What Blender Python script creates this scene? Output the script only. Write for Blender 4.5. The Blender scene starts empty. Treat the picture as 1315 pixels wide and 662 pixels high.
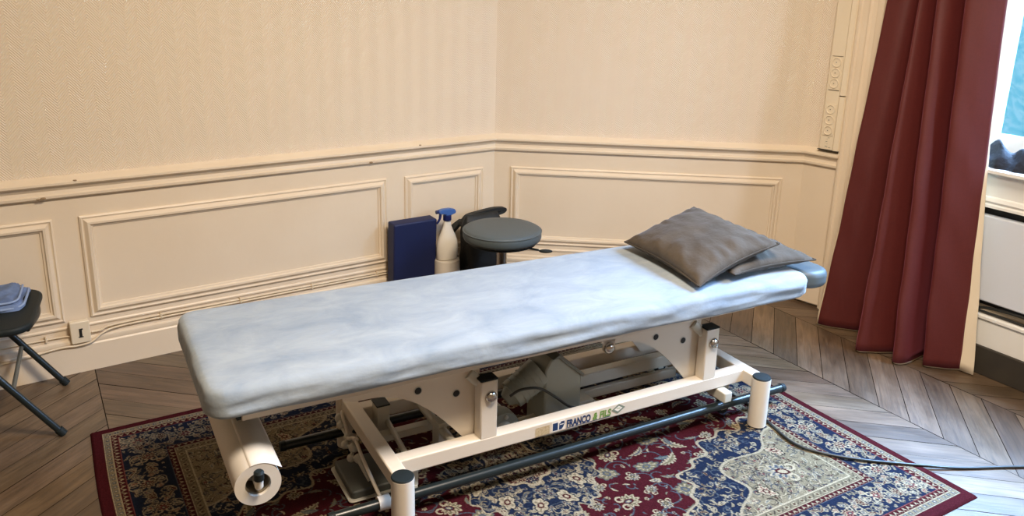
import bpy, bmesh, math, random
import numpy as np
from mathutils import Vector, Matrix, noise
random.seed(7)
rng = np.random.RandomState(11)
PI = math.pi
C = bpy.context.scene.collection
R = math.radians

# ------------------------------------------------------------------ materials
def srgb(r, g, b):
    f = lambda c: (c/255/12.92) if c/255 <= .04045 else ((c/255+.055)/1.055)**2.4
    return (f(r), f(g), f(b), 1)

def mat(name, col, rough=.5, metal=0, spec=.5, bump=None, var=None, sheen=0, coat=0):
    """bump=(scale,strength,distance)  var=(scale,colour2,detail)"""
    m = bpy.data.materials.new(name); m.use_nodes = True
    nt = m.node_tree; b = nt.nodes['Principled BSDF']
    b.inputs['Base Color'].default_value = col
    b.inputs['Roughness'].default_value = rough
    b.inputs['Metallic'].default_value = metal
    b.inputs['Specular IOR Level'].default_value = spec
    if sheen:
        b.inputs['Sheen Weight'].default_value = sheen
        b.inputs['Sheen Roughness'].default_value = .4
    if coat: b.inputs['Coat Weight'].default_value = coat
    tc = nt.nodes.new('ShaderNodeTexCoord')
    if var:
        n = nt.nodes.new('ShaderNodeTexNoise'); n.inputs['Scale'].default_value = var[0]
        n.inputs['Detail'].default_value = var[2] if len(var) > 2 else 4
        nt.links.new(tc.outputs['Object'], n.inputs['Vector'])
        cr = nt.nodes.new('ShaderNodeValToRGB')
        cr.color_ramp.elements[0].position = .35; cr.color_ramp.elements[0].color = col
        cr.color_ramp.elements[1].position = .68; cr.color_ramp.elements[1].color = var[1]
        nt.links.new(n.outputs['Fac'], cr.inputs['Fac'])
        nt.links.new(cr.outputs['Color'], b.inputs['Base Color'])
    if bump:
        n = nt.nodes.new('ShaderNodeTexNoise'); n.inputs['Scale'].default_value = bump[0]
        n.inputs['Detail'].default_value = 5
        nt.links.new(tc.outputs['Object'], n.inputs['Vector'])
        bp = nt.nodes.new('ShaderNodeBump'); bp.inputs['Strength'].default_value = bump[1]
        bp.inputs['Distance'].default_value = bump[2]
        nt.links.new(n.outputs['Fac'], bp.inputs['Height'])
        nt.links.new(bp.outputs['Normal'], b.inputs['Normal'])
    return m

M = {}
CREAM = srgb(226, 211, 188)
M['paint'] = mat('cream_paint', CREAM, .38, bump=(14, .25, .004), var=(3, srgb(222, 206, 182)))
M['ceiling'] = mat('ceiling_paint', srgb(235, 228, 214), .8)
M['steel'] = mat('cream_steel', srgb(214, 204, 188), .35, bump=(60, .08, .001))
M['grey_steel'] = mat('grey_steel', srgb(146, 149, 138), .45)
M['inner_steel'] = mat('inner_grey_steel', srgb(190, 187, 174), .4)
M['black_steel'] = mat('black_steel', srgb(22, 32, 34), .32)
M['black_plastic'] = mat('black_plastic', srgb(22, 30, 31), .6, spec=.3)
M['chrome'] = mat('chrome', srgb(190, 185, 178), .22, metal=1)
M['paper'] = mat('white_paper', srgb(206, 199, 187), .8)
M['vinyl'] = mat('slate_vinyl', srgb(76, 86, 89), .5, bump=(300, .1, .0006))
M['blue_vinyl'] = mat('navy_vinyl', srgb(8, 24, 70), .6, bump=(200, .1, .0006))
M['bag'] = mat('black_nylon', srgb(20, 24, 25), .6, bump=(30, .5, .01))
M['white_plastic'] = mat('white_plastic', srgb(224, 218, 204), .4)
M['blue_plastic'] = mat('blue_plastic', srgb(62, 98, 162), .3)
M['dark_blue_plastic'] = mat('dark_blue_plastic', srgb(24, 36, 90), .35)
M['card'] = mat('white_card', srgb(212, 204, 190), .7)
M['socket'] = mat('socket_plastic', srgb(226, 213, 188), .35)
M['socket_well_shade'] = mat('socket_well_shade', srgb(170, 152, 124), .5)  # darker tone that paints the recess shade inside the sockets
M['pedal'] = mat('pedal_rubber', srgb(74, 76, 70), .55)
M['dark_steel'] = mat('dark_grey_steel', srgb(104, 106, 96), .45)
M['rung_steel'] = mat('rung_grey_steel', srgb(84, 88, 84), .4)
M['chip'] = mat('chipped_paint', srgb(150, 128, 98), .8)
M['dark'] = mat('dark_slot', srgb(22, 22, 22), .6)
M['cable'] = mat('dark_cable', srgb(34, 36, 34), .4)
M['pcable'] = mat('painted_cable', srgb(220, 204, 176), .45)
M['denim'] = mat('blue_cloth', srgb(108, 130, 168), .85, bump=(45, .6, .008), var=(20, srgb(88, 108, 146)))
M['denim_edge'] = mat('cloth_hem', srgb(134, 154, 188), .85)
M['plinth'] = mat('dark_plinth', srgb(54, 49, 41), .6, var=(12, srgb(46, 42, 36)))
M['lining'] = mat('cream_lining', srgb(222, 206, 178), .85, bump=(500, .15, .0006))
M['window_paint'] = mat('white_window_paint', srgb(226, 226, 222), .4)
M['panel_white'] = mat('radiator_white', srgb(206, 212, 222), .35)
M['black_cloth'] = mat('black_cloth', srgb(20, 24, 34), .8, bump=(40, .6, .01))
M['logo_navy'] = mat('sticker_navy', srgb(24, 52, 92), .5)
M['logo_green'] = mat('sticker_green', srgb(104, 140, 66), .5)
M['logo_grey'] = mat('sticker_grey', srgb(120, 130, 112), .5)
M['logo_white'] = mat('sticker_white', srgb(232, 226, 214), .5)
M['sticker'] = mat('faded_sticker', srgb(196, 178, 142), .5, var=(160, srgb(172, 150, 112), 2))
M['tag'] = mat('yellow_tag', srgb(220, 200, 150), .6)
M['outside_wall'] = mat('outside_masonry', srgb(196, 206, 214), .9)

def cloth_red():
    m = mat('maroon_linen', srgb(94, 30, 25), .62, sheen=.45)
    nt = m.node_tree; b = nt.nodes['Principled BSDF']
    b.inputs['Sheen Tint'].default_value = srgb(220, 120, 150)
    tc = nt.nodes.new('ShaderNodeTexCoord')
    w1 = nt.nodes.new('ShaderNodeTexNoise'); w1.inputs['Scale'].default_value = 1
    w1.inputs['Detail'].default_value = 3
    mp = nt.nodes.new('ShaderNodeMapping'); mp.inputs['Scale'].default_value = (420, 420, 40)
    nt.links.new(tc.outputs['Object'], mp.inputs['Vector']); nt.links.new(mp.outputs['Vector'], w1.inputs['Vector'])
    mp2 = nt.nodes.new('ShaderNodeMapping'); mp2.inputs['Scale'].default_value = (50, 50, 420)
    w2 = nt.nodes.new('ShaderNodeTexNoise'); w2.inputs['Scale'].default_value = 1
    nt.links.new(tc.outputs['Object'], mp2.inputs['Vector']); nt.links.new(mp2.outputs['Vector'], w2.inputs['Vector'])
    ad = nt.nodes.new('ShaderNodeMath'); ad.operation = 'ADD'
    nt.links.new(w1.outputs['Fac'], ad.inputs[0]); nt.links.new(w2.outputs['Fac'], ad.inputs[1])
    cr = nt.nodes.new('ShaderNodeValToRGB')
    cr.color_ramp.elements[0].position = .3; cr.color_ramp.elements[0].color = srgb(80, 24, 20)
    cr.color_ramp.elements[1].position = .7; cr.color_ramp.elements[1].color = srgb(98, 32, 27)
    hv = nt.nodes.new('ShaderNodeMath'); hv.operation = 'MULTIPLY'; hv.inputs[1].default_value = .5
    nt.links.new(ad.outputs[0], hv.inputs[0]); nt.links.new(hv.outputs[0], cr.inputs['Fac'])
    nt.links.new(cr.outputs['Color'], b.inputs['Base Color'])
    bp = nt.nodes.new('ShaderNodeBump'); bp.inputs['Strength'].default_value = .25; bp.inputs['Distance'].default_value = .001
    nt.links.new(hv.outputs[0], bp.inputs['Height']); nt.links.new(bp.outputs['Normal'], b.inputs['Normal'])
    tl = nt.nodes.new('ShaderNodeBsdfTranslucent'); tl.inputs[0].default_value = srgb(190, 84, 96)
    mx = nt.nodes.new('ShaderNodeMixShader'); mx.inputs[0].default_value = .16
    nt.links.new(b.outputs[0], mx.inputs[1]); nt.links.new(tl.outputs[0], mx.inputs[2])
    nt.links.new(mx.outputs[0], nt.nodes['Material Output'].inputs['Surface'])
    return m
M['red'] = cloth_red()

def sheet_mat():
    m = mat('pale_blue_terry', srgb(180, 196, 214), .9, sheen=.15)
    nt = m.node_tree; b = nt.nodes['Principled BSDF']
    tc = nt.nodes.new('ShaderNodeTexCoord')
    n = nt.nodes.new('ShaderNodeTexNoise'); n.inputs['Scale'].default_value = 7; n.inputs['Detail'].default_value = 7
    n.inputs['Roughness'].default_value = .65; n.inputs['Distortion'].default_value = .6
    mp = nt.nodes.new('ShaderNodeMapping'); mp.inputs['Scale'].default_value = (.8, 1.3, 1.2)
    nt.links.new(tc.outputs['Object'], mp.inputs['Vector']); nt.links.new(mp.outputs['Vector'], n.inputs['Vector'])
    cr = nt.nodes.new('ShaderNodeValToRGB')
    cr.color_ramp.elements[0].position = .3; cr.color_ramp.elements[0].color = srgb(124, 137, 149)
    cr.color_ramp.elements[1].position = .66; cr.color_ramp.elements[1].color = srgb(150, 159, 165)
    nt.links.new(n.outputs['Fac'], cr.inputs['Fac']); nt.links.new(cr.outputs['Color'], b.inputs['Base Color'])
    n2 = nt.nodes.new('ShaderNodeTexNoise'); n2.inputs['Scale'].default_value = 16; n2.inputs['Detail'].default_value = 8
    nt.links.new(mp.outputs['Vector'], n2.inputs['Vector'])
    bp = nt.nodes.new('ShaderNodeBump'); bp.inputs['Strength'].default_value = .35; bp.inputs['Distance'].default_value = .012
    nt.links.new(n2.outputs['Fac'], bp.inputs['Height']); nt.links.new(bp.outputs['Normal'], b.inputs['Normal'])
    return m
M['sheet'] = sheet_mat()

def velvet():
    m = mat('taupe_velvet', srgb(72, 64, 54), .85, spec=.2, sheen=.12, bump=(22, .5, .012), var=(9, srgb(82, 73, 62)))
    return m
M['velvet'] = velvet()
M['piping'] = mat('taupe_piping', srgb(70, 64, 56), .85, spec=.2)

def wallpaper():
    m = bpy.data.materials.new('herringbone_wallpaper'); m.use_nodes = True
    nt = m.node_tree; b = nt.nodes['Principled BSDF']; L = nt.links
    b.inputs['Base Color'].default_value = srgb(232, 217, 195); b.inputs['Roughness'].default_value = .5
    tc = nt.nodes.new('ShaderNodeTexCoord'); sp = nt.nodes.new('ShaderNodeSeparateXYZ')
    L.new(tc.outputs['Object'], sp.inputs[0])
    def mth(op, a, bb=None):
        n = nt.nodes.new('ShaderNodeMath'); n.operation = op
        for i, v in enumerate((a, bb)):
            if v is None: continue
            if isinstance(v, (int, float)): n.inputs[i].default_value = v
            else: L.new(v, n.inputs[i])
        return n.outputs[0]
    tri = mth('PINGPONG', sp.outputs['X'], .042)
    s = mth('ADD', sp.outputs['Z'], mth('MULTIPLY', tri, 1.15))
    w = mth('SINE', mth('MULTIPLY', s, 2*PI/.0105))
    w = mth('MULTIPLY', mth('ADD', w, 1), .5)
    n = nt.nodes.new('ShaderNodeTexNoise'); n.inputs['Scale'].default_value = 1.4; n.inputs['Detail'].default_value = 2
    L.new(tc.outputs['Object'], n.inputs['Vector'])
    bp = nt.nodes.new('ShaderNodeBump'); bp.inputs['Strength'].default_value = .9; bp.inputs['Distance'].default_value = .0019
    L.new(w, bp.inputs['Height']); L.new(bp.outputs['Normal'], b.inputs['Normal'])
    return m
M['wallpaper'] = wallpaper()

def attr_mat(name, attr, rough, grain=None, weave=False):
    m = bpy.data.materials.new(name); m.use_nodes = True
    nt = m.node_tree; b = nt.nodes['Principled BSDF']; L = nt.links
    b.inputs['Roughness'].default_value = rough; b.inputs['Specular IOR Level'].default_value = .8
    a = nt.nodes.new('ShaderNodeAttribute'); a.attribute_name = attr
    col = a.outputs['Color']
    if grain:
        uv = nt.nodes.new('ShaderNodeUVMap'); uv.uv_map = 'UVMap'
        mp = nt.nodes.new('ShaderNodeMapping'); mp.inputs['Scale'].default_value = (2.2, 34, 1)
        L.new(uv.outputs['UV'], mp.inputs['Vector'])
        n = nt.nodes.new('ShaderNodeTexNoise'); n.inputs['Scale'].default_value = 1.6; n.inputs['Detail'].default_value = 8
        n.inputs['Roughness'].default_value = .62; n.inputs['Distortion'].default_value = 1.4
        L.new(mp.outputs['Vector'], n.inputs['Vector'])
        mp2 = nt.nodes.new('ShaderNodeMapping'); mp2.inputs['Scale'].default_value = (3, 8, 1)
        L.new(uv.outputs['UV'], mp2.inputs['Vector'])
        n2 = nt.nodes.new('ShaderNodeTexNoise'); n2.inputs['Scale'].default_value = 2.0; n2.inputs['Detail'].default_value = 5
        L.new(mp2.outputs['Vector'], n2.inputs['Vector'])
        cr = nt.nodes.new('ShaderNodeValToRGB')
        cr.color_ramp.elements[0].position = .33; cr.color_ramp.elements[0].color = (.50, .47, .44, 1)
        cr.color_ramp.elements[1].position = .6; cr.color_ramp.elements[1].color = (1.1, 1.1, 1.1, 1)
        L.new(n.outputs['Fac'], cr.inputs['Fac'])
        mx = nt.nodes.new('ShaderNodeMix'); mx.data_type = 'RGBA'; mx.blend_type = 'MULTIPLY'; mx.inputs[0].default_value = .8
        L.new(col, mx.inputs[6]); L.new(cr.outputs['Color'], mx.inputs[7])
        cr2 = nt.nodes.new('ShaderNodeValToRGB')
        cr2.color_ramp.elements[0].position = .35; cr2.color_ramp.elements[0].color = (.72, .70, .68, 1)
        cr2.color_ramp.elements[1].position = .65; cr2.color_ramp.elements[1].color = (1.12, 1.12, 1.12, 1)
        L.new(n2.outputs['Fac'], cr2.inputs['Fac'])
        mx2 = nt.nodes.new('ShaderNodeMix'); mx2.data_type = 'RGBA'; mx2.blend_type = 'MULTIPLY'; mx2.inputs[0].default_value = 1
        L.new(mx.outputs[2], mx2.inputs[6]); L.new(cr2.outputs['Color'], mx2.inputs[7])
        col = mx2.outputs[2]
        bp = nt.nodes.new('ShaderNodeBump'); bp.inputs['Strength'].default_value = .3; bp.inputs['Distance'].default_value = .002
        L.new(n.outputs['Fac'], bp.inputs['Height']); L.new(bp.outputs['Normal'], b.inputs['Normal'])
        rr = nt.nodes.new('ShaderNodeMapRange'); rr.inputs['To Min'].default_value = rough-.1; rr.inputs['To Max'].default_value = rough+.2
        L.new(n2.outputs['Fac'], rr.inputs['Value']); L.new(rr.outputs['Result'], b.inputs['Roughness'])
    if weave:
        tc = nt.nodes.new('ShaderNodeTexCoord')
        n = nt.nodes.new('ShaderNodeTexNoise'); n.inputs['Scale'].default_value = 260; n.inputs['Detail'].default_value = 2
        L.new(tc.outputs['Object'], n.inputs['Vector'])
        cr = nt.nodes.new('ShaderNodeValToRGB')
        cr.color_ramp.elements[0].position = .3; cr.color_ramp.elements[0].color = (.6, .6, .6, 1)
        cr.color_ramp.elements[1].position = .7; cr.color_ramp.elements[1].color = (1.2, 1.2, 1.2, 1)
        L.new(n.outputs['Fac'], cr.inputs['Fac'])
        mx = nt.nodes.new('ShaderNodeMix'); mx.data_type = 'RGBA'; mx.blend_type = 'MULTIPLY'; mx.inputs[0].default_value = .8
        L.new(col, mx.inputs[6]); L.new(cr.outputs['Color'], mx.inputs[7]); col = mx.outputs[2]
        bp = nt.nodes.new('ShaderNodeBump'); bp.inputs['Strength'].default_value = .4; bp.inputs['Distance'].default_value = .002
        L.new(n.outputs['Fac'], bp.inputs['Height']); L.new(bp.outputs['Normal'], b.inputs['Normal'])
        b.inputs['Specular IOR Level'].default_value = .04
    L.new(col, b.inputs['Base Color'])
    return m
M['floor'] = attr_mat('oak_parquet', 'plank', .40, grain=True)
M['rug'] = attr_mat('rug_pile', 'dye', .95, weave=True)
M['gap'] = mat('floor_gap', srgb(26, 20, 15), .9)

def glass_mat():
    m = bpy.data.materials.new('textured_glass'); m.use_nodes = True
    nt = m.node_tree; L = nt.links; nt.nodes.remove(nt.nodes['Principled BSDF'])
    out = nt.nodes['Material Output']
    tr = nt.nodes.new('ShaderNodeBsdfTransparent'); tr.inputs[0].default_value = (.80, .95, .97, 1)
    gl = nt.nodes.new('ShaderNodeBsdfGlossy'); gl.inputs['Roughness'].default_value = .15
    tl = nt.nodes.new('ShaderNodeBsdfTranslucent')
    tc = nt.nodes.new('ShaderNodeTexCoord')
    v = nt.nodes.new('ShaderNodeTexVoronoi'); v.inputs['Scale'].default_value = 22; v.feature = 'F1'
    n = nt.nodes.new('ShaderNodeTexNoise'); n.inputs['Scale'].default_value = 14; n.inputs['Distortion'].default_value = 2.5
    L.new(tc.outputs['Object'], n.inputs['Vector']); L.new(n.outputs['Color'], v.inputs['Vector'])
    cr = nt.nodes.new('ShaderNodeValToRGB')
    cr.color_ramp.elements[0].position = .3; cr.color_ramp.elements[0].color = (.62, .90, .94, 1)
    cr.color_ramp.elements[1].position = .62; cr.color_ramp.elements[1].color = (.90, .98, 1.0, 1)
    L.new(n.outputs['Fac'], cr.inputs['Fac']); L.new(cr.outputs['Color'], tl.inputs[0]); L.new(cr.outputs['Color'], tr.inputs[0])
    m1 = nt.nodes.new('ShaderNodeMixShader'); m1.inputs[0].default_value = .002
    L.new(tr.outputs[0], m1.inputs[1]); L.new(tl.outputs[0], m1.inputs[2])
    m2 = nt.nodes.new('ShaderNodeMixShader'); m2.inputs[0].default_value = .02
    L.new(m1.outputs[0], m2.inputs[1]); L.new(gl.outputs[0], m2.inputs[2])
    L.new(m2.outputs[0], out.inputs['Surface'])
    return m
M['glass'] = glass_mat()

# ------------------------------------------------------------------ mesh helpers
def fin(name, bm, m, parent=None, bevel=0, smooth=None, seg=2, mw=None):
    bmesh.ops.recalc_face_normals(bm, faces=bm.faces[:])
    me = bpy.data.meshes.new(name); bm.to_mesh(me); bm.free()
    for mm in (m if isinstance(m, (list, tuple)) else [m]): me.materials.append(M[mm] if isinstance(mm, str) else mm)
    o = bpy.data.objects.new(name, me); C.objects.link(o)
    if parent is not None: o.parent = parent
    if mw is not None: o.matrix_world = mw
    if bevel:
        b = o.modifiers.new('bevel', 'BEVEL'); b.width = bevel; b.segments = seg; b.limit_method = 'ANGLE'; b.angle_limit = R(35)
        smooth = smooth or 40
        b.harden_normals = False
    if smooth:
        for p in me.polygons: p.use_smooth = True
        me.set_sharp_from_angle(angle=R(smooth))
    return o

def tag(o, label=None, cat=None, group=None, kind=None):
    if label: o['label'] = label
    if cat: o['category'] = cat
    if group: o['group'] = group
    if kind: o['kind'] = kind
    return o
def empty(name, loc, rz=0, label=None, cat=None, group=None):
    o = bpy.data.objects.new(name, None); C.objects.link(o); o.location = loc; o.rotation_euler = (0, 0, rz)
    o.empty_display_size = .05
    return tag(o, label, cat, group)
def copy_tree(o, parent=None):
    c = o.copy(); C.objects.link(c); c.parent = parent
    for ch in [x for x in o.children]: copy_tree(ch, c)
    return c

def box(bm, x0, y0, z0, x1, y1, z1):
    vs = [bm.verts.new(p) for p in ((x0,y0,z0),(x1,y0,z0),(x1,y1,z0),(x0,y1,z0),(x0,y0,z1),(x1,y0,z1),(x1,y1,z1),(x0,y1,z1))]
    for f in ((0,3,2,1),(4,5,6,7),(0,1,5,4),(1,2,6,5),(2,3,7,6),(3,0,4,7)): bm.faces.new([vs[i] for i in f])
    return vs
def frame_of(d):
    d = Vector(d).normalized(); up = Vector((0,0,1)) if abs(d.z) < .95 else Vector((1,0,0))
    a = d.cross(up).normalized(); return a, a.cross(d).normalized()
def tube(bm, pts, r, seg=12, cap=True, smooth=0):
    pts = [Vector(p) for p in pts]
    n0 = len(pts)
    if smooth: pts = catmull(pts, smooth)
    rings = []
    if isinstance(r, (list, tuple)):
        rr = [r[min(n0-1, int(i/max(1, smooth)))] if smooth else r[i] for i in range(len(pts))]
    else: rr = [r]*len(pts)
    a0 = None
    for i, p in enumerate(pts):
        d = (pts[min(i+1, len(pts)-1)] - pts[max(i-1, 0)])
        if a0 is None: a, b = frame_of(d)
        else:
            d.normalize(); a = (a0 - d*a0.dot(d)).normalized(); b = a.cross(d).normalized()
        a0 = a
        rings.append([bm.verts.new(p + (a*math.cos(2*PI*k/seg) + b*math.sin(2*PI*k/seg))*rr[i]) for k in range(seg)])
    for i in range(len(rings)-1):
        for k in range(seg): bm.faces.new((rings[i][k], rings[i][(k+1) % seg], rings[i+1][(k+1) % seg], rings[i+1][k]))
    if cap: bm.faces.new(rings[0]); bm.faces.new(rings[-1][::-1])
def catmull(pts, n):
    out = []
    P = [pts[0]*2-pts[1]] + list(pts) + [pts[-1]*2-pts[-2]]
    for i in range(1, len(P)-2):
        for k in range(n):
            t = k/n; p0, p1, p2, p3 = P[i-1], P[i], P[i+1], P[i+2]
            out.append(.5*((2*p1) + (p2-p0)*t + (2*p0-5*p1+4*p2-p3)*t*t + (3*p1-p0-3*p2+p3)*t**3))
    out.append(pts[-1]); return out
def lathe(bm, prof, seg=32, c=(0,0,0), sy=1, axis='z'):
    rings = []
    for r, z in prof:
        ring = []
        for k in range(seg):
            a = 2*PI*k/seg; x, y = r*math.cos(a), r*math.sin(a)*sy
            p = (x, y, z) if axis == 'z' else ((x, z, y) if axis == 'y' else (z, x, y))
            ring.append(bm.verts.new((p[0]+c[0], p[1]+c[1], p[2]+c[2])))
        rings.append(ring)
    for i in range(len(rings)-1):
        for k in range(seg): bm.faces.new((rings[i][k], rings[i][(k+1) % seg], rings[i+1][(k+1) % seg], rings[i+1][k]))
    bm.faces.new(rings[0][::-1]); bm.faces.new(rings[-1])
def prism(bm, poly, fn, t0, t1):
    """poly 2D -> fn(a,b,t)"""
    A = [bm.verts.new(fn(a, b, t0)) for a, b in poly]; B = [bm.verts.new(fn(a, b, t1)) for a, b in poly]
    n = len(poly)
    bm.faces.new(A[::-1]); bm.faces.new(B)
    for i in range(n): bm.faces.new((A[i], A[(i+1) % n], B[(i+1) % n], B[i]))
def rrect(w, h, r, n=6, cx=0, cy=0):
    out = []
    for sx, sy, a0 in ((1,1,0), (-1,1,90), (-1,-1,180), (1,-1,270)):
        for k in range(n+1):
            a = R(a0 + 90*k/n); out.append((cx + sx*(w/2-r) + r*math.cos(a), cy + sy*(h/2-r) + r*math.sin(a)))
    return out
def ball(bm, c, r, sc=(1,1,1), seg=16):
    mtx = Matrix.Translation(c) @ Matrix.Diagonal((*[r*s for s in sc], 1))
    bmesh.ops.create_uvsphere(bm, u_segments=seg, v_segments=seg//2+2, radius=1, matrix=mtx)

# ------------------------------------------------------------------ camera
pitch, roll, f_px, cy_px, CAMH = .2767, .0257, 1041.28, 273.66, 1.5
cp, sp_ = math.cos(pitch), math.sin(pitch)
fw = Vector((0, cp, -sp_)); rt = Vector((1, 0, 0)); up = Vector((0, sp_, cp))
Rr = rt*math.cos(roll) + up*math.sin(roll); Uu = -rt*math.sin(roll) + up*math.cos(roll)
cam = bpy.data.cameras.new('camera'); co = bpy.data.objects.new('camera', cam); C.objects.link(co)
cam.sensor_width = 36; cam.sensor_fit = 'HORIZONTAL'; cam.lens = f_px/1315*36
cam.shift_y = -(331-cy_px)/1315
co.matrix_world = Matrix(((Rr.x, Uu.x, -fw.x, 0), (Rr.y, Uu.y, -fw.y, 0), (Rr.z, Uu.z, -fw.z, CAMH), (0, 0, 0, 1)))
cam.clip_start = .02
bpy.context.scene.camera = co

# ------------------------------------------------------------------ room layout
K = Vector((-.0953, 3.9843)); dL = Vector((-.81867, -.57427)); dR = Vector((.99675, -.08051))
B0 = K + dR*1.51; P3 = Vector((1.533, 3.733)); dW = Vector((.52101, -.85355)); nW = Vector((-.85355, -.52101))
dC = (P3-B0).normalized(); nC = Vector((dC.y, -dC.x)); nL = Vector((.57427, -.81867)); nR = Vector((-.08051, -.99675))
LEND = K + dL*4.3; WEND = P3 + dW*4.3
CEIL = 2.95
def V3(p, z=0): return Vector((p.x, p.y, z))
def wall_frame(P, d, n):
    """object frame: x along wall, y out into the room, z up"""
    return Matrix(((d.x, n.x, 0, P.x), (d.y, n.y, 0, P.y), (0, 0, 1, 0), (0, 0, 0, 1)))
RAILZ = .752
ZF = -0.0
def plain_wall(name, P, d, n, length, z0=0, z1=CEIL, split=True, mats=('paint', 'wallpaper')):
    bm = bmesh.new(); th = .12
    if split:
        box(bm, 0, -th, z0, length, 0, .73); 
        k = len(bm.faces)
        box(bm, 0, -th, .73, length, 0, z1)
        bm.faces.ensure_lookup_table()
        for f in bm.faces[k:]: f.material_index = 1
    else: box(bm, 0, -th, z0, length, 0, z1)
    o = fin(name, bm, list(mats), mw=wall_frame(P, d, n)); tag(o, kind='structure'); return o
plain_wall('wall_left', K, dL, nL, 4.3)
plain_wall('wall_right', K, dR, nR, 1.51)
plain_wall('wall_corner', B0, dC, nC, (P3-B0).length)
BR = Vector((3.95, -2.4)); BL = Vector((-3.6, -2.4))
def w2(name, A, Bp, mats=('paint', 'wallpaper')):
    d = (Bp-A).normalized(); n = Vector((-d.y, d.x))
    if n.dot(Vector((0, .8))-A) < 0: n = -n
    plain_wall(name, A, d, n, (Bp-A).length, mats=mats)
w2('wall_side_left', BL, LEND); w2('wall_side_right', WEND, BR); w2('wall_back', BR, BL)

# window wall with opening q .42-1.85, z .83-2.7
Q0, Q1, ZS, ZT = .42, 1.9, .84, 2.7
bm = bmesh.new()
box(bm, 0, -.25, 0, Q0, 0, CEIL); box(bm, Q1, -.25, 0, 2.55, 0, CEIL); box(bm, 3.95, -.25, 0, 4.3, 0, CEIL)
box(bm, 2.55, -.25, ZT, 3.95, 0, CEIL); box(bm, 2.55, -.25, 0, 3.95, 0, ZS)
box(bm, Q0, -.25, ZT, Q1, 0, CEIL)
box(bm, Q0, -.25, 0, Q1, -.04, ZS)          # breast wall under the sill
FW = wall_frame(P3, dW, nW)
tag(fin('wall_window', bm, 'paint', mw=FW), kind='structure')

# ceiling
bm = bmesh.new()
pts = [K, B0, P3, WEND, BR, BL, LEND]
cen = sum(pts, Vector((0, 0)))/len(pts)
ex = [p + (p-cen).normalized()*.12 for p in pts]
lo = [bm.verts.new(V3(p, CEIL)) for p in ex]; hi = [bm.verts.new(V3(p, CEIL+.1)) for p in ex]
bm.faces.new(lo); bm.faces.new(hi[::-1])
for i in range(len(ex)): bm.faces.new((lo[i], lo[(i+1) % len(ex)], hi[(i+1) % len(ex)], hi[i]))
tag(fin('ceiling', bm, 'ceiling'), kind='structure')

# ------------------------------------------------------------------ floor: point-de-Hongrie parquet in one mesh
def build_floor():
    nP = Vector((.8536, .5210)); aP = Vector((.5210, -.8536))        # across strips / along strips
    def in_poly(p):
        return -4.2 < p.x < 3.6 and -2.6 < p.y < 4.3
    # odd number of strips between the axis at .119 and the one at 2.628
    axes = [.119 - .41*k for k in range(12, 0, -1)] + [.119, .469, .818, 1.168, 1.517, 1.867, 2.216, 2.628]
    axes = axes[:-1] + [2.628 + .412*k for k in range(0, 7)]
    i0 = axes.index(2.628)
    bm = bmesh.new(); uvl = bm.loops.layers.uv.new('UVMap'); cl = bm.loops.layers.float_color.new('plank')
    wood = [srgb(103, 84, 64), srgb(93, 75, 56), srgb(110, 91, 71), srgb(84, 67, 49), srgb(104, 87, 68)]
    sl = math.tan(R(41)); step = .127; g = .0016
    for i in range(len(axes)-1):
        a0, a1 = axes[i], axes[i+1]; wdt = a1-a0
        sgn = -1 if (i-i0) % 2 == 0 else 1           # which way this strip's planks run
        off = rng.uniform(0, step)
        s = -4.6
        if i == i0: off = .05
        while s < 5.6:
            st = step*rng.uniform(.985, 1.015)
            base = s + off
            # at across=a0 plank spans [base, base+st]; at a1 shifted
            sh = sgn*wdt*.87
            q = [(a0+g, base+g), (a0+g, base+st-g), (a1-g, base+st-g+sh), (a1-g, base+g+sh)]
            w = [nP*u + aP*v for u, v in q]
            s += st
            if not any(in_poly(p) for p in w): continue
            zz = rng.uniform(-.0006, .0004)
            vs = [bm.verts.new((p.x, p.y, zz)) for p in w]
            f = bm.faces.new(vs)
            c = wood[rng.randint(len(wood))]; k = rng.uniform(.8, 1.18)
            c = (c[0]*k, c[1]*k*rng.uniform(.97, 1.03), c[2]*k*rng.uniform(.94, 1.06), 1)
            ou, ov = rng.uniform(0, 40), rng.uniform(0, 40)
            ln = math.hypot(wdt, sh)
            uvs = [(ou, ov), (ou+.03, ov+.09), (ou+ln+.03, ov+.09), (ou+ln, ov)]
            for lp, uv in zip(f.loops, uvs): lp[uvl].uv = uv; lp[cl] = c
    bmesh.ops.recalc_face_normals(bm, faces=bm.faces[:])
    for f in bm.faces:
        if f.normal.z < 0: f.normal_flip()
    k = len(bm.faces)
    vs = [bm.verts.new(p) for p in ((-4.3, -2.7, -.004), (4, -2.7, -.004), (4, 4.4, -.004), (-4.3, 4.4, -.004))]
    f = bm.faces.new(vs); f.material_index = 1
    vs = [bm.verts.new(p) for p in ((-4.3, -2.7, -.06), (4, -2.7, -.06), (4, 4.4, -.06), (-4.3, 4.4, -.06))]
    f = bm.faces.new(vs); f.material_index = 1
    me = bpy.data.meshes.new('floor'); bm.to_mesh(me); bm.free()
    me.materials.append(M['floor']); me.materials.append(M['gap'])
    o = bpy.data.objects.new('floor', me); C.objects.link(o); tag(o, kind='structure')
build_floor()

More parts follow.
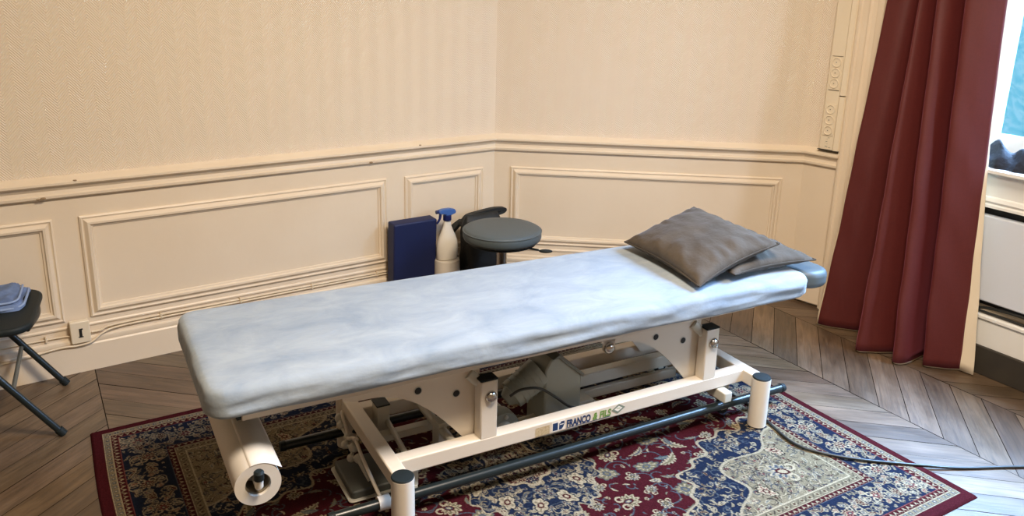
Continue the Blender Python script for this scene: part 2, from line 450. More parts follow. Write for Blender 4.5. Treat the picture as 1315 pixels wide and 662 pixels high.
# ------------------------------------------------------------------ mouldings
def rail_sweep(bm, prof, path, normals):
    """path: xy points, normals: wall normal of each segment; prof: (out, z)"""
    rings = []
    for i, p in enumerate(path):
        n0 = normals[max(i-1, 0)]; n1 = normals[min(i, len(normals)-1)]
        m = (n0+n1); m = m/(1+n0.dot(n1)) if i not in (0, len(path)-1) else (normals[0] if i == 0 else normals[-1])
        rings.append([bm.verts.new((p.x+m.x*o, p.y+m.y*o, z)) for o, z in prof])
    for i in range(len(rings)-1):
        for k in range(len(prof)-1):
            bm.faces.new((rings[i][k], rings[i][k+1], rings[i+1][k+1], rings[i+1][k]))
    bm.faces.new(rings[0]); bm.faces.new(rings[-1][::-1])
PATH = [K+dL*4.3, K, B0, P3]; NN = [nL, nR, nC]
prof = [(0, .697), (.012, .697), (.017, .702), (.018, .711), (.012, .716), (.010, .728), (.014, .733), (.018, .742), (.028, .747),
        (.034, .752), (.034, .760), (.028, .765), (.016, .768), (.006, .776), (0, .780)]
bm = bmesh.new(); rail_sweep(bm, prof, PATH, NN); nf_ = len(bm.faces)
for s_, o_, z_, r_ in ((1.868, .031, .763, .006), (1.872, .030, .764, .004), (1.977, .018, .705, .010), (1.992, .018, .703, .008), (.680, .018, .705, .009), (.436, .030, .764, .006)):
    q_ = K+dL*s_+nL*o_; ball(bm, (q_.x, q_.y, z_), r_, (1, 1, .45), 8)
bm.faces.ensure_lookup_table()
for f in bm.faces[nf_:]: f.material_index = 1
tag(fin('trim_1', bm, ['paint', 'chip'], smooth=30), kind='structure')
# baseboards
bprof = [(0, 0), (.022, 0), (.022, .108), (.017, .114), (.020, .124), (.018, .134), (.009, .139), (.009, .148), (.004, .153), (0, .153)]
for nm, pa, nn in (('baseboard_left', [K+dL*4.3, K], [nL]), ('baseboard_right', [K, B0], [nR]), ('baseboard_corner', [B0, P3], [nC])):
    bm = bmesh.new()
    pr = bprof if nm != 'baseboard_corner' else [(o, max(z, .014)) for o, z in bprof]
    rail_sweep(bm, pr, pa, nn); tag(fin(nm, bm, 'paint', smooth=30), kind='structure')
# cornice near the ceiling (out of view, catches light)
cprof = [(0, 2.74), (.02, 2.74), (.03, 2.78), (.09, 2.86), (.13, 2.93), (.13, 2.95), (0, 2.95)]
bm = bmesh.new(); rail_sweep(bm, cprof, PATH, NN); tag(fin('trim_2', bm, 'paint', smooth=30), kind='structure')
# panel mouldings
fprof = [(0, 0), (.0, .006), (.006, .010), (.010, .006), (.014, .005), (.018, .009), (.026, .016), (.034, .015), (.038, .007), (.044, .005), (.046, 0)]
def panel(n, P, d, nn, s0, s1, z0, z1):
    bm = bmesh.new(); rings = []
    for cx, cz, sx, sz in ((s0, z0, 1, 1), (s1, z0, -1, 1), (s1, z1, -1, -1), (s0, z1, 1, -1)):
        rings.append([bm.verts.new((cx+sx*w, o, cz+sz*w)) for w, o in fprof])
    for i in range(4):
        for k in range(len(fprof)-1):
            a, b = rings[i], rings[(i+1) % 4]; bm.faces.new((a[k], a[k+1], b[k+1], b[k]))
    tag(fin(n, bm, 'paint', smooth=28, mw=wall_frame(P, d, nn)), kind='structure')
panel('trim_3', K, dL, nL, .068, .505, .213, .616)
panel('trim_4', K, dL, nL, .598, 1.870, .213, .619)
panel('trim_5', K, dL, nL, 1.958, 3.1, .213, .619)
panel('trim_6', K, dR, nR, .084, 1.418, .213, .616)
# low string-course under the panels
bm = bmesh.new(); rail_sweep(bm, [(0, .180), (.005, .180), (.006, .186), (.003, .190), (0, .191)], PATH, NN)
tag(fin('trim_7', bm, 'paint', smooth=30), kind='structure')

# window casing (vertical moulded architrave)
bm = bmesh.new()
cp2 = [(-.004, 0), (-.004, .022), (.010, .03), (.020, .03), (.026, .022), (.052, .020), (.058, .028), (.066, .030), (.074, .022), (.098, .020), (.106, .034), (.125, .040), (.140, .040), (.146, 0)]
prism(bm, cp2, lambda a, b, t: (a, b, t), 0, 2.75)
tag(fin('trim_8', bm, 'paint', smooth=25, mw=FW), kind='structure')

# window: frame, sash, glass
wf = empty('window_1', V3(P3), math.atan2(dW.y, dW.x)); tag(wf, kind='structure')
def wl(nm, bm, m, **k):          # child of window in local frame; local y of the empty points away from the room -> flip
    o = fin(nm, bm, m, **k); o.parent = wf; return o
# local frame of empty: x along dW, y = rot90(dW) = (.8535,.521) = outward (-nW)
bm = bmesh.new()
box(bm, Q0, .06, ZS, Q0+.10, .16, ZT); box(bm, Q1-.06, .06, ZS, Q1, .16, ZT); box(bm, Q0, .06, ZT-.06, Q1, .16, ZT); box(bm, Q0, .06, ZS, Q1, .16, ZS+.04)
wl('window_frame', bm, 'window_paint', bevel=.004)
for (a, b) in ((.545, 1.19), (1.20, 1.84)):
    bm = bmesh.new()
    box(bm, a, .08, ZS+.04, a+.09, .125, ZT-.06); box(bm, b-.075, .08, ZS+.04, b, .125, ZT-.06)
    box(bm, a+.09, .08, ZS+.04, b-.075, .125, ZS+.125); box(bm, a+.09, .08, ZT-.14, b-.075, .125, ZT-.06)
    s = wl('window_sash', bm, 'window_paint', bevel=.005)
    bm = bmesh.new(); box(bm, a+.088, .100, ZS+.12, b-.073, .104, ZT-.135)
    g = fin('window_pane', bm, 'glass'); g.parent = s
# sill with moulded apron
bm = bmesh.new()
sp = [(.16, .852), (-.052, .852), (-.058, .846), (-.058, .834), (-.050, .828), (-.040, .824), (-.034, .806), (-.022, .790), (-.014, .770),
      (-.012, .735), (-.018, .730), (-.022, .716), (-.016, .706), (-.020, .700), (-.020, .690), (.04, .690), (.04, .84), (.16, .84)]
prism(bm, sp, lambda a, b, t: (t, a, b), Q0-.1, Q1+.1)
wl('window_sill', bm, 'window_paint', smooth=30)
w2_ = empty('added_window', V3(P3), math.atan2(dW.y, dW.x)); tag(w2_, kind='structure')  # second window, unseen, added to let extra light onto the curtain
bm = bmesh.new(); box(bm, 2.55, .06, ZS, 2.62, .16, ZT); box(bm, 3.88, .06, ZS, 3.95, .16, ZT); box(bm, 2.62, .06, ZT-.07, 3.88, .16, ZT); box(bm, 2.62, .06, ZS, 3.88, .16, ZS+.07); box(bm, 3.21, .06, ZS+.07, 3.29, .16, ZT-.07)
fin('window_frame', bm, 'window_paint', parent=w2_, bevel=.004)
for a, b in ((2.62, 3.21), (3.29, 3.88)):
    bm = bmesh.new(); box(bm, a, .100, ZS+.07, b, .104, ZT-.07); fin('window_pane', bm, 'glass', parent=w2_)
# radiator cover under the sill
rc = empty('radiator_cover', V3(P3), math.atan2(dW.y, dW.x), 'white flat radiator cover panel under the window sill, right of the curtain', 'radiator')
bm = bmesh.new(); box(bm, .50, -.008, .305, 1.82, .030, .655)
o = fin('panel', bm, 'panel_white', parent=rc, bevel=.006)
bm = bmesh.new(); box(bm, .48, .031, .28, 1.84, .039, .70); o = fin('backing', bm, 'dark', parent=rc)
bm = bmesh.new(); tube(bm, [(.5, .01, .282), (.62, .005, .274), (.70, 0, .262), (.80, .002, .284), (1.0, .0, .290), (1.5, 0, .28)], .006, 8, smooth=5)
tube(bm, [(.5, .0, .258), (.8, 0, .262), (1.1, 0, .256), (1.7, 0, .26)], .005, 8, smooth=4)
fin('pipe', bm, 'cable', parent=rc, smooth=60)
# baseboard and plinth under window
bm = bmesh.new(); prism(bm, [(.04, .252), (-.010, .252), (-.016, .246), (-.016, .236), (-.006, .230), (-.004, .12), (.04, .12)], lambda a, b, t: (t, a, b), .15, 4.2)
tag(fin('baseboard_window', bm, 'window_paint', smooth=30, mw=Matrix.Translation(V3(P3)) @ Matrix.Rotation(math.atan2(dW.y, dW.x), 4, 'Z')), kind='structure')
bm = bmesh.new(); box(bm, .15, -.016, 0, 4.2, .04, .119)
tag(fin('trim_9', bm, 'plinth', bevel=.003, mw=Matrix.Translation(V3(P3)) @ Matrix.Rotation(math.atan2(dW.y, dW.x), 4, 'Z')), kind='structure')

def blob_cloth(name, pts_fn, nu, nv, m, th, parent=None, mw=None):
    bm = bmesh.new()
    g = [[bm.verts.new(pts_fn(i/(nu-1), j/(nv-1))) for j in range(nv)] for i in range(nu)]
    for i in range(nu-1):
        for j in range(nv-1): bm.faces.new((g[i][j], g[i+1][j], g[i+1][j+1], g[i][j+1]))
    o = fin(name, bm, m, parent=parent, smooth=80, mw=mw)
    if th:
        s = o.modifiers.new('solid', 'SOLIDIFY'); s.thickness = th; s.offset = -1
    return o

# black cloth bunched on the sill
def rum(u, v):
    x = .60 + u*.34; y = -.045 + v*.115
    h = .075*math.sin(PI*v)**.5*(.55+.45*math.sin(PI*min(1, u*1.15+.02))**.5)*(1+.28*math.sin(u*21+v*4)+.15*math.sin(u*9+v*11))
    if u < .12: h *= .75+u*2
    h *= (1 if 0 < u < 1 else 0)
    return (x+.008*math.sin(v*9), y+.006*math.sin(u*30), .8535+max(0, h))
o = blob_cloth('cloth', rum, 60, 24, 'black_cloth', 0)
o.matrix_world = Matrix.Translation(V3(P3)) @ Matrix.Rotation(math.atan2(dW.y, dW.x), 4, 'Z')
tag(o, 'black cloth lying bunched up on the white window sill', 'cloth')

# ------------------------------------------------------------------ curtain
top = [(.203,.115),(.285,.095),(.320,.02),(.348,.05),(.362,.14),(.386,.115),(.405,.02),(.420,.05),(.437,.14),(.478,.115),(.508,.01),(.528,.05),(.548,.135),(.605,.115),(.667,.07)]
bot = [(.148,.205),(.215,.165),(.285,.105),(.325,.05),(.410,.280),(.465,.245),(.515,.15),(.522,.10),(.566,.248),(.602,.218),(.590,.04),(.625,.09),(.652,.168),(.702,.120),(.745,.060)]
def curt(dens, lo_, hi_, off=0, addl=0, addr=0):
    def cr(P):
        P = [Vector(p) for p in P]
        return catmull(P, dens)
    T, Bt_ = cr(top), cr(bot)
    bm = bmesh.new(); rows = []
    zs = [lo_ + (hi_-lo_)*k/70 for k in range(71)]
    n = len(T)
    for z in zs:
        t = (z)/1.478
        row = []
        for i in range(n):
            s_ = i/(n-1)
            tt = t if t < 1 else 1+(t-1)*.12
            p = Bt_[i].lerp(T[i], tt**.92 if tt < 1 else tt)
            # small wrinkles that die out upwards
            w = .0035*math.sin(z*9+s_*21)+.0025*math.sin(z*23+s_*47)
            q, d = p.x, p.y + w*(1.1-min(1, t))
            if s_ == 0: q -= addl*(1-.5*min(t, 1))
            if s_ == 1: q += addr*max(.05, 1-t*1.5)
            d += off
            row.append(bm.verts.new((P3.x+dW.x*q+nW.x*d, P3.y+dW.y*q+nW.y*d, z)))
        rows.append(row)
    for a in range(len(rows)-1):
        for i in range(n-1): bm.faces.new((rows[a][i], rows[a][i+1], rows[a+1][i+1], rows[a+1][i]))
    return bm
cu = empty('curtain', V3(P3 + dW*.4 + nW*.1), 0, 'long maroon linen curtain with deep folds hanging beside the window', 'curtain')
o = fin('curtain_panel', curt(9, .012, 2.62), 'red', smooth=75); o.parent = cu; o.matrix_parent_inverse = Matrix.Translation(-cu.location)
s = o.modifiers.new('solid', 'SOLIDIFY'); s.thickness = .002
o = fin('lining', curt(9, .006, 2.62, -.006, .012, .056), 'lining', smooth=75); o.parent = cu; o.matrix_parent_inverse = Matrix.Translation(-cu.location)
o['label'] = 'cream lining behind the maroon cloth'
s = o.modifiers.new('solid', 'SOLIDIFY'); s.thickness = .001
# rod and rings
bm = bmesh.new(); A = V3(P3-dW*.02+nW*.095, 2.66); Bp = V3(P3+dW*2.1+nW*.095, 2.66); tube(bm, [A, Bp], .014, 16)
ball(bm, A, .026); ball(bm, Bp, .026)
rod = fin('curtain_rod', bm, 'black_steel', smooth=50); tag(rod, 'dark metal curtain rod above the window', 'curtain rod')
for q in (.12, 1.95):
    bm = bmesh.new(); p = P3+dW*q; tube(bm, [V3(p, 2.66), V3(p+nW*.095, 2.66)], .008, 10)
    b_ = fin('bracket', bm, 'black_steel', smooth=50); b_.parent = rod
for k in range(8):
    q = .16+.5*k/7; p = P3+dW*q+nW*.095
    bm = bmesh.new(); pts = [V3(p, 2.655)+Vector((nW.x*.024*math.cos(a), nW.y*.024*math.cos(a), .024*math.sin(a))) for a in [2*PI*i/16 for i in range(17)]]
    tube(bm, pts, .003, 6, cap=False); r_ = fin('ring', bm, 'black_steel', smooth=60); r_.parent = cu; r_.matrix_parent_inverse = Matrix.Translation(-cu.location)

# ------------------------------------------------------------------ socket trunking on the corner wall
FC = wall_frame(B0, dC, nC)
tk = bpy.data.objects.new('socket_strip', None); C.objects.link(tk); tk.matrix_world = FC @ Matrix.Translation((.12, 0, .783))
tag(tk, 'cream vertical socket strip standing on the chair rail beside the window casing', 'sockets')
ox, oz = .12, .783
def tkc(nm, bm, m, parent=None, **k):
    o = fin(nm, bm, m, **k); o.parent = parent or tk; return o
bm = bmesh.new()
prism(bm, [(-.047, 0), (-.047, .018), (-.040, .024), (.022, .024), (.022, 0)], lambda a, b, t: (a, b, t), 0, 2.0)
tkc('cover', bm, 'socket', smooth=25)
bm = bmesh.new(); prism(bm, [(.0235, 0), (.0235, .028), (.030, .034), (.050, .030), (.056, .020), (.056, 0)], lambda a, b, t: (a, b, t), 0, .252)
tkc('side_cover', bm, 'socket', smooth=25)
bm = bmesh.new(); prism(bm, [(.0235, 0), (.0235, .028), (.030, .034), (.050, .030), (.056, .020), (.056, 0)], lambda a, b, t: (a, b, t), .257, 2.0)
tkc('side_cover', bm, 'socket', smooth=25)
for z0, z1 in ((1.062, 1.212), (.848, .998)):
    bm = bmesh.new(); prism(bm, rrect(.050, z1-z0, .004, 3, -.008, (z0+z1)/2-oz), lambda a, b, t: (a, t, b), .0245, .0275)
    tkc('socket_plate', bm, 'socket', bevel=.001)
for z in (1.187, 1.139, 1.091, .971, .922, .873):
    bm = bmesh.new()
    prof = [(.0215, -.0), (.0215, .0035), (.0195, .0045), (.0180, .0035), (.0168, -.001), (.0, -.0015)]
    seg = 28; rings = []
    for r_, y in prof[:-1]:
        rings.append([bm.verts.new((-.008+r_*math.cos(2*PI*k/seg), .0278+y, z-oz+r_*math.sin(2*PI*k/seg))) for k in range(seg)])
    for i in range(len(rings)-1):
        for k in range(seg): bm.faces.new((rings[i][k], rings[i][(k+1) % seg], rings[i+1][(k+1) % seg], rings[i+1][k]))
    bm.faces.new(rings[-1]); bm.faces.new(rings[0][::-1])
    so = tkc('socket', bm, 'socket', smooth=40)
    bm = bmesh.new(); tube(bm, [(-.008, .0264, z-oz), (-.008, .0270, z-oz)], .0168, 28); o_ = fin('well', bm, 'socket_well_shade'); o_.parent = so; o_['label'] = 'darker disc painting the shade in the round well of the socket'
    bm = bmesh.new()
    for dx, dz in ((.004, .0075), (.004, -.0075)):
        tube(bm, [(-.008+dx, .0265, z-oz+dz), (-.008+dx, .0275, z-oz+dz)], .0036, 10)
    tube(bm, [(-.010, .0265, z-oz), (-.010, .0305, z-oz)], .0018, 8)
    h = fin('pin_hole', bm, 'dark'); h.parent = so
for a, b in ((1.214, 1.2155), (1.0595, 1.061)):
    bm = bmesh.new(); box(bm, -.033, .0242, a-oz, .017, .0262, b-oz); tkc('joint', bm, 'dark')
bm = bmesh.new(); box(bm, -.047, .001, -.003, .056, .033, -.0005)
tkc('bottom_edge', bm, 'dark')
bm = bmesh.new()
for k in range(9):
    x = -.018 + .02*random.random(); z = .79+.05*random.random()-oz
    box(bm, x, .0242, z, x+random.uniform(.002, .012), .0246, z+random.uniform(.0012, .004))
tkc('worn_marking', bm, 'logo_grey')

# wall outlet and cables on the left wall
FL = wall_frame(K, dL, nL)
ot = bpy.data.objects.new('wall_outlet', None); C.objects.link(ot); ot.matrix_world = FL @ Matrix.Translation((1.915, 0, .169))
tag(ot, 'square cream wall outlet with a black slot above the left baseboard', 'outlet')
bm = bmesh.new(); prism(bm, rrect(.068, .088, .005, 3), lambda a, b, t: (a, t, b), .006, .034); o = fin('box', bm, 'socket', bevel=.003); o.parent = ot
bm = bmesh.new(); box(bm, -.0055, .0341, -.020, .0045, .0352, .016); box(bm, -.009, .0341, .010, .001, .0350, .016); box(bm, -.009, .0341, -.020, .008, .0350, -.016)
o = fin('slot', bm, 'dark'); o.parent = ot
def wcable(label, pts, r=.0042):
    bm = bmesh.new(); tube(bm, pts, r, 8, smooth=6)
    o = fin('cable', bm, 'pcable', smooth=60, mw=FL); return tag(o, label, 'cable', 'painted cables along the left wall')
def W3(s, o, z): return Vector((s, o, z))
wcable('upper cream cable clipped along the wall from the outlet toward the corner', [W3(1.876, .02, .158), W3(1.84, .016, .157), W3(1.80, .014, .168), W3(1.60, .012, .171), W3(1.35, .012, .170), W3(1.0, .012, .171), W3(.6, .012, .170), (W3(.1, .012, .170))])
wcable('lower cream cable that dips under the outlet and rises above the baseboard', [W3(2.6, .026, .095), W3(2.2, .026, .100), W3(2.0, .027, .118), W3(1.93, .03, .116), W3(1.88, .030, .122), W3(1.84, .024, .146), W3(1.78, .017, .158), W3(1.6, .015, .160), W3(1.3, .014, .160), W3(1.0, .014, .161), W3(.6, .014, .160), W3(.1, .014, .160)])
wcable('thin cream cable running along the wall to the left side of the outlet', [W3(1.948, .015, .155), W3(2.0, .014, .157), W3(2.2, .013, .158), W3(2.6, .013, .16)], .003)
cl0 = None
for s_ in (1.62, 1.30, .98, .66, .34, 2.03):
    if cl0 is None:
        bm = bmesh.new(); box(bm, -.004, .004, .155, .004, .020, .178)
        cl0 = fin('cable_clip', bm, 'pcable', bevel=.002, mw=FL @ Matrix.Translation((s_, 0, 0)))
        c_ = cl0
    else:
        c_ = cl0.copy(); C.objects.link(c_); c_.matrix_world = FL @ Matrix.Translation((s_, 0, 0 if s_ < 2 else -.008))
    tag(c_, 'small cream clip holding the cable on the wall' if s_ < 2 else 'small cream clip left of the outlet, behind the chair', 'clip', 'clips along the wall cables')

# ------------------------------------------------------------------ rug
def build_rug():
    L_, W_ = 2.340, 1.682; st = .0026
    nu, nv = int(L_/2/st)+1, int(W_/2/st)+1
    U, V = np.meshgrid(np.linspace(0, L_/2, nu), np.linspace(0, W_/2, nv), indexing='ij')   # distance from the outer edges
    col = np.zeros((nu, nv, 3))
    c = lambda r, g, b: np.array(srgb(r, g, b)[:3])
    MAR, NAV, CRM, BEI, GRY, ROSE, DRK, SLATE = c(70, 22, 28), c(30, 38, 56), c(176, 160, 130), c(134, 121, 96), c(106, 107, 98), c(128, 72, 66), c(44, 36, 34), c(78, 84, 90)
    OLV = c(116, 106, 80)
    E_ = np.minimum(U, V)
    col[:] = MAR
    def setm(m, cc): col[m] = cc
    def fnoise(x, y, s, seed):
        r = np.random.RandomState(seed); o = 0
        for k in range(6):
            a = r.uniform(0, 2*PI); f = s*r.uniform(.6, 1.6); o = o + np.sin((x*math.cos(a)+y*math.sin(a))*f + r.uniform(0, 6))
        return o/6
    # --- generic painters (local windows) ---
    def win(cx, cy, r):
        i0, i1 = max(0, int((cx-r)/st)), min(nu, int((cx+r)/st)+2); j0, j1 = max(0, int((cy-r)/st)), min(nv, int((cy+r)/st)+2)
        if i0 >= i1 or j0 >= j1: return None
        return slice(i0, i1), slice(j0, j1)
    def flower(cx, cy, r, n=8, rot=0, cols=(CRM, BEI, MAR), clip=None, outline=None):
        w = win(cx, cy, r*1.35)
        if w is None: return
        u, v = U[w]-cx, V[w]-cy; cr_, sr_ = math.cos(rot*1.7+1), math.sin(rot*1.7+1); u, v = u*cr_+v*sr_, (-u*sr_+v*cr_)*1.35
        d = np.hypot(u, v); th = np.arctan2(v, u)+rot
        rr = r*(.74+.26*np.abs(np.cos(th*n/2)))*(1+.16*np.sin(th*2+cx*90)+.14*np.sin(th*3+cy*70))
        sub = col[w]; cm = np.ones_like(d, bool) if clip is None else clip[w]
        if outline is not None: sub[(d < rr+.0045) & cm] = outline
        sub[(d < rr) & cm] = cols[0]
        sub[(d < rr*.78) & (np.abs(np.sin(th*n/2)) < .35+.2*d/r) & cm] = cols[1]
        sub[(d < r*.42) & cm] = cols[2]; sub[(d < r*.22) & cm] = cols[0]
    def palmette(cx, cy, r, rot, cols=(CRM, OLV, MAR, GRY), clip=None):
        w = win(cx, cy, r*1.7)
        if w is None: return
        u, v = U[w]-cx, V[w]-cy; a = u*math.cos(rot)+v*math.sin(rot); b = -u*math.sin(rot)+v*math.cos(rot)
        d = np.hypot(a, b); th = np.arctan2(b, a); sub = col[w]; cm = np.ones_like(d, bool) if clip is None else clip[w]
        rr = r*(.62+.55*np.cos(th/2)**2)*(.85+.15*np.cos(th*11))
        sub[(d < rr) & cm] = cols[0]
        sub[(d < rr*.82) & cm] = cols[1]
        sub[(d < rr*.66) & (np.cos(th*9) > 0) & cm] = cols[0]
        e = (a/(r*.5))**2+(b/(r*.32))**2
        sub[(e < 1) & cm] = cols[2]; sub[(e < .4) & cm] = cols[3]; sub[(e < .12) & cm] = cols[0]
        for s in (-1, 1):        # curled base leaves
            q = np.hypot(a+r*.55, b-s*r*.55)
            sub[(np.abs(q-r*.32) < r*.09) & (a < -r*.3) & cm] = cols[0]
    def leaf(cx, cy, ln, wd, rot, c1, c2, bend=0., clip=None, saw=0):
        w = win(cx, cy, ln*.75)
        if w is None: return
        u, v = U[w]-cx, V[w]-cy; a = u*math.cos(rot)+v*math.sin(rot); b = -u*math.sin(rot)+v*math.cos(rot)
        t = a/(ln/2); b2 = b-bend*(1-t*t)*ln
        ww = wd*(1-t*t)*(1+saw*np.sign(np.sin(t*22)))
        sub = col[w]; cm = np.ones_like(a, bool) if clip is None else clip[w]
        m = (np.abs(t) < 1) & (np.abs(b2) < ww) & cm
        sub[m] = c1
        sub[(np.abs(t) < .86) & (np.abs(b2) < ww*.5) & (b2 > -ww*.35) & cm] = c2
    def line(pts, wd, cc, clip=None):
        for (x0, y0), (x1, y1) in zip(pts[:-1], pts[1:]):
            r = math.hypot(x1-x0, y1-y0)/2+wd*2; w = win((x0+x1)/2, (y0+y1)/2, r)
            if w is None: continue
            u, v = U[w], V[w]; dx, dy = x1-x0, y1-y0; q = dx*dx+dy*dy+1e-12
            t = np.clip(((u-x0)*dx+(v-y0)*dy)/q, 0, 1); d = np.hypot(u-x0-t*dx, v-y0-t*dy)
            m = d < wd
            if clip is not None: m &= clip[w]
            col[w][m] = cc
    def vine(x, y, a, ln, curl, cc, wd=.0026, clip=None, n=14):
        pts = [(x, y)]
        for k in range(n):
            a += curl/n*(1+k/n); x += math.cos(a)*ln/n; y += math.sin(a)*ln/n; pts.append((x, y))
        line(pts, wd, cc, clip); return x, y, a
    r = np.random.RandomState(5)
    # ---- border ----
    setm(E_ > .034, CRM); setm(E_ > .037, GRY*.9); setm(E_ > .040, BEI)
    # run coordinate along border
    run = np.where(U < V, V, U)
    pos = np.where(U < V, W_/2-V, L_/2-U)
    bm1 = (E_ > .040) & (E_ < .056)
    m = bm1 & (np.abs(((pos/.024) % 1)-.5) < .26) & (np.abs(E_-.048) < .0052); setm(m, SLATE)
    m = bm1 & (np.abs(((pos/.024) % 1)-.5) < .10) & (np.abs(E_-.048) < .003); setm(m, CRM)
    setm((E_ >= .056) & (E_ < .0595), CRM)
    zz = (E_ >= .0595) & (E_ < .080); setm(zz, MAR*.9)
    tri = np.abs(((pos/.020) % 1)-.5)*2
    setm(zz & ((E_-.0595)/.0205 < tri*.9) , CRM*.9)
    setm(zz & ((E_-.0595)/.0205 < tri*.45), MAR)
    setm((E_ >= .080) & (E_ < .0825), ROSE)
    nb = (E_ >= .0825) & (E_ < .210); setm(nb, NAV)
    # inner guard
    setm((E_ >= .210) & (E_ < .2125), SLATE)
    zz = (E_ >= .2125) & (E_ < .232); setm(zz, MAR*.9)
    setm(zz & ((E_-.2125)/.0195 < tri*.9), CRM*.85); setm(zz & ((E_-.2125)/.0195 < tri*.45), MAR)
    setm((E_ >= .232) & (E_ < .236), CRM)
    bg = (E_ >= .236) & (E_ < .262); setm(bg, BEI*.82)
    ph = (pos/.034) % 1
    setm(bg & (np.hypot((ph-.5)*.034, E_-.249) < .0085), CRM); setm(bg & (np.hypot((ph-.5)*.034, E_-.249) < .0065), OLV*.9)
    setm(bg & (np.hypot((ph-.5)*.034, E_-.249) < .003), MAR)
    setm(bg & (np.abs(E_-.249-.006*np.sin(ph*2*PI)) < .0018) & (np.abs(ph-.5) > .3), DRK)
    setm((E_ >= .262) & (E_ < .266), CRM)
    # navy border motifs: dense meander of flowers & leaves
    def curl(x, y, a, ln, k, cc, clip, wd=.0015):
        vine(x, y, a, ln, k, cc, wd, clip, 12)
    def border_motifs(along_u):
        Lh = L_/2 if along_u else W_/2
        k = 0; s = Lh
        while s > .10:
            big = (k % 2 == 0); sg_ = 1 if k % 4 < 2 else -1
            cc = .146+.010*sg_
            P = lambda a, e: (a, e) if along_u else (e, a)
            ang = 0 if along_u else PI/2
            if big:
                for t_ in range(7):
                    a = 2*PI*t_/7; x, y = P(s+.046*math.cos(a), cc+.038*math.sin(a))
                    flower(x, y, .0085, 5, a, (ROSE if t_ % 2 else SLATE, BEI, CRM), nb, CRM*.8)
                for t_ in range(4):
                    a = PI/4+PI/2*t_; x, y = P(s+.03*math.cos(a), cc+.03*math.sin(a)); x2, y2 = P(math.cos(a), math.sin(a))
                    curl(x, y, math.atan2(y2, x2), .085, 3.4*(1 if t_ % 2 else -1), CRM*.9, nb)
                x, y = P(s, cc); palmette(x, y, .027, ang+(PI if sg_ > 0 else 0), (CRM, MAR, ROSE, NAV), nb)
            else:
                x, y = P(s, cc-.02*sg_); flower(x, y, .017, 6, 0, (MAR, CRM, BEI), nb, CRM*.85)
                for sx in (-1, 1):
                    for sy in (-1, 1):
                        x, y = P(s+sx*.022, cc+sy*.030); flower(x, y, .0095, 5, sx+sy, (SLATE, ROSE, CRM), nb, CRM*.8)
                    x, y = P(s+sx*.012, cc+.036*sg_); leaf(x, y, .040, .0055, ang+sx*.6, CRM*.8, MAR, .12*sx, nb)
                    curl(x, y, ang+(0 if sx > 0 else PI), .07, 4*sx, BEI, nb)
            k += 1; s -= .074
    border_motifs(True)
    save = col.copy(); border_motifs(False)
    ucl = U > V; col[ucl] = save[ucl]
    # filler specks in navy
    for _ in range(520):
        if r.rand() < .6: x, y = r.uniform(.085, L_/2), r.uniform(.088, .205)
        else: x, y = r.uniform(.088, .205), r.uniform(.085, W_/2)
        i, j = int(x/st), int(y/st)
        if i >= nu or j >= nv or not nb[i, j]: continue
        if np.allclose(col[i, j], NAV):
            if r.rand() < .5: flower(x, y, r.uniform(.0045, .007), 5, r.uniform(0, 3), (CRM*.85, MAR, NAV), nb)
            else: leaf(x, y, r.uniform(.016, .026), .0022, r.uniform(0, PI), BEI, BEI, r.uniform(-.2, .2), nb)
    # ---- field ----
    F = E_ >= .266; setm(F, MAR)
    fu, fv = U-.266, V-.266
    # corner spandrel
    th = np.arctan2(fv/.33, fu/.46)
    rad = np.hypot(fu/.46, fv/.33)
    sc = 1+.09*np.abs(np.sin(th*7))-.05+.035*np.sin(th*30+1)
    spand_n = F & (rad < sc*1.24); spand_b = F & (rad < (1+.12*np.cos(th*8))*.90)
    fld = F & ~spand_n
    # medallion
    mu, mv = L_/2-U, W_/2-V
    thm = np.arctan2(mv/.31, mu/.235); rm = np.hypot(mu/.235, mv/.31)
    scm = 1+.10*np.abs(np.cos(thm*6))-.04+.035*np.cos(thm*32)
    med = rm < scm*.98; medb = rm < (1+.08*np.cos(thm*8))*.40
    pend = (np.hypot((mu-.30)/.055, mv/.04) < 1) | (np.hypot(mu/.04, (mv-.39)/.06) < 1)
    fld &= ~med & ~pend
    # field motifs
    ctr = []
    def ok(x, y, rr):
        for (a, b, q) in ctr:
            if math.hypot(a-x, b-y) < q+rr: return False
        i, j = int(x/st), int(y/st)
        return 0 <= i < nu and 0 <= j < nv and fld[i, j]
    stems = []
    for size, tries in ((.046, 160), (.034, 500), (.024, 900), (.014, 1500), (.009, 2200)):
        for _ in range(tries):
            x, y = r.uniform(.27, L_/2), r.uniform(.27, W_/2)
            if not ok(x, y, size*.86): continue
            ctr.append((x, y, size)); stems.append((x, y, size))
    for x, y, s in stems:
        if s > .012: vine(x, y, r.uniform(0, 6.28), s*3.2, r.choice([-1, 1])*2.2, SLATE*.9, .0022, fld)
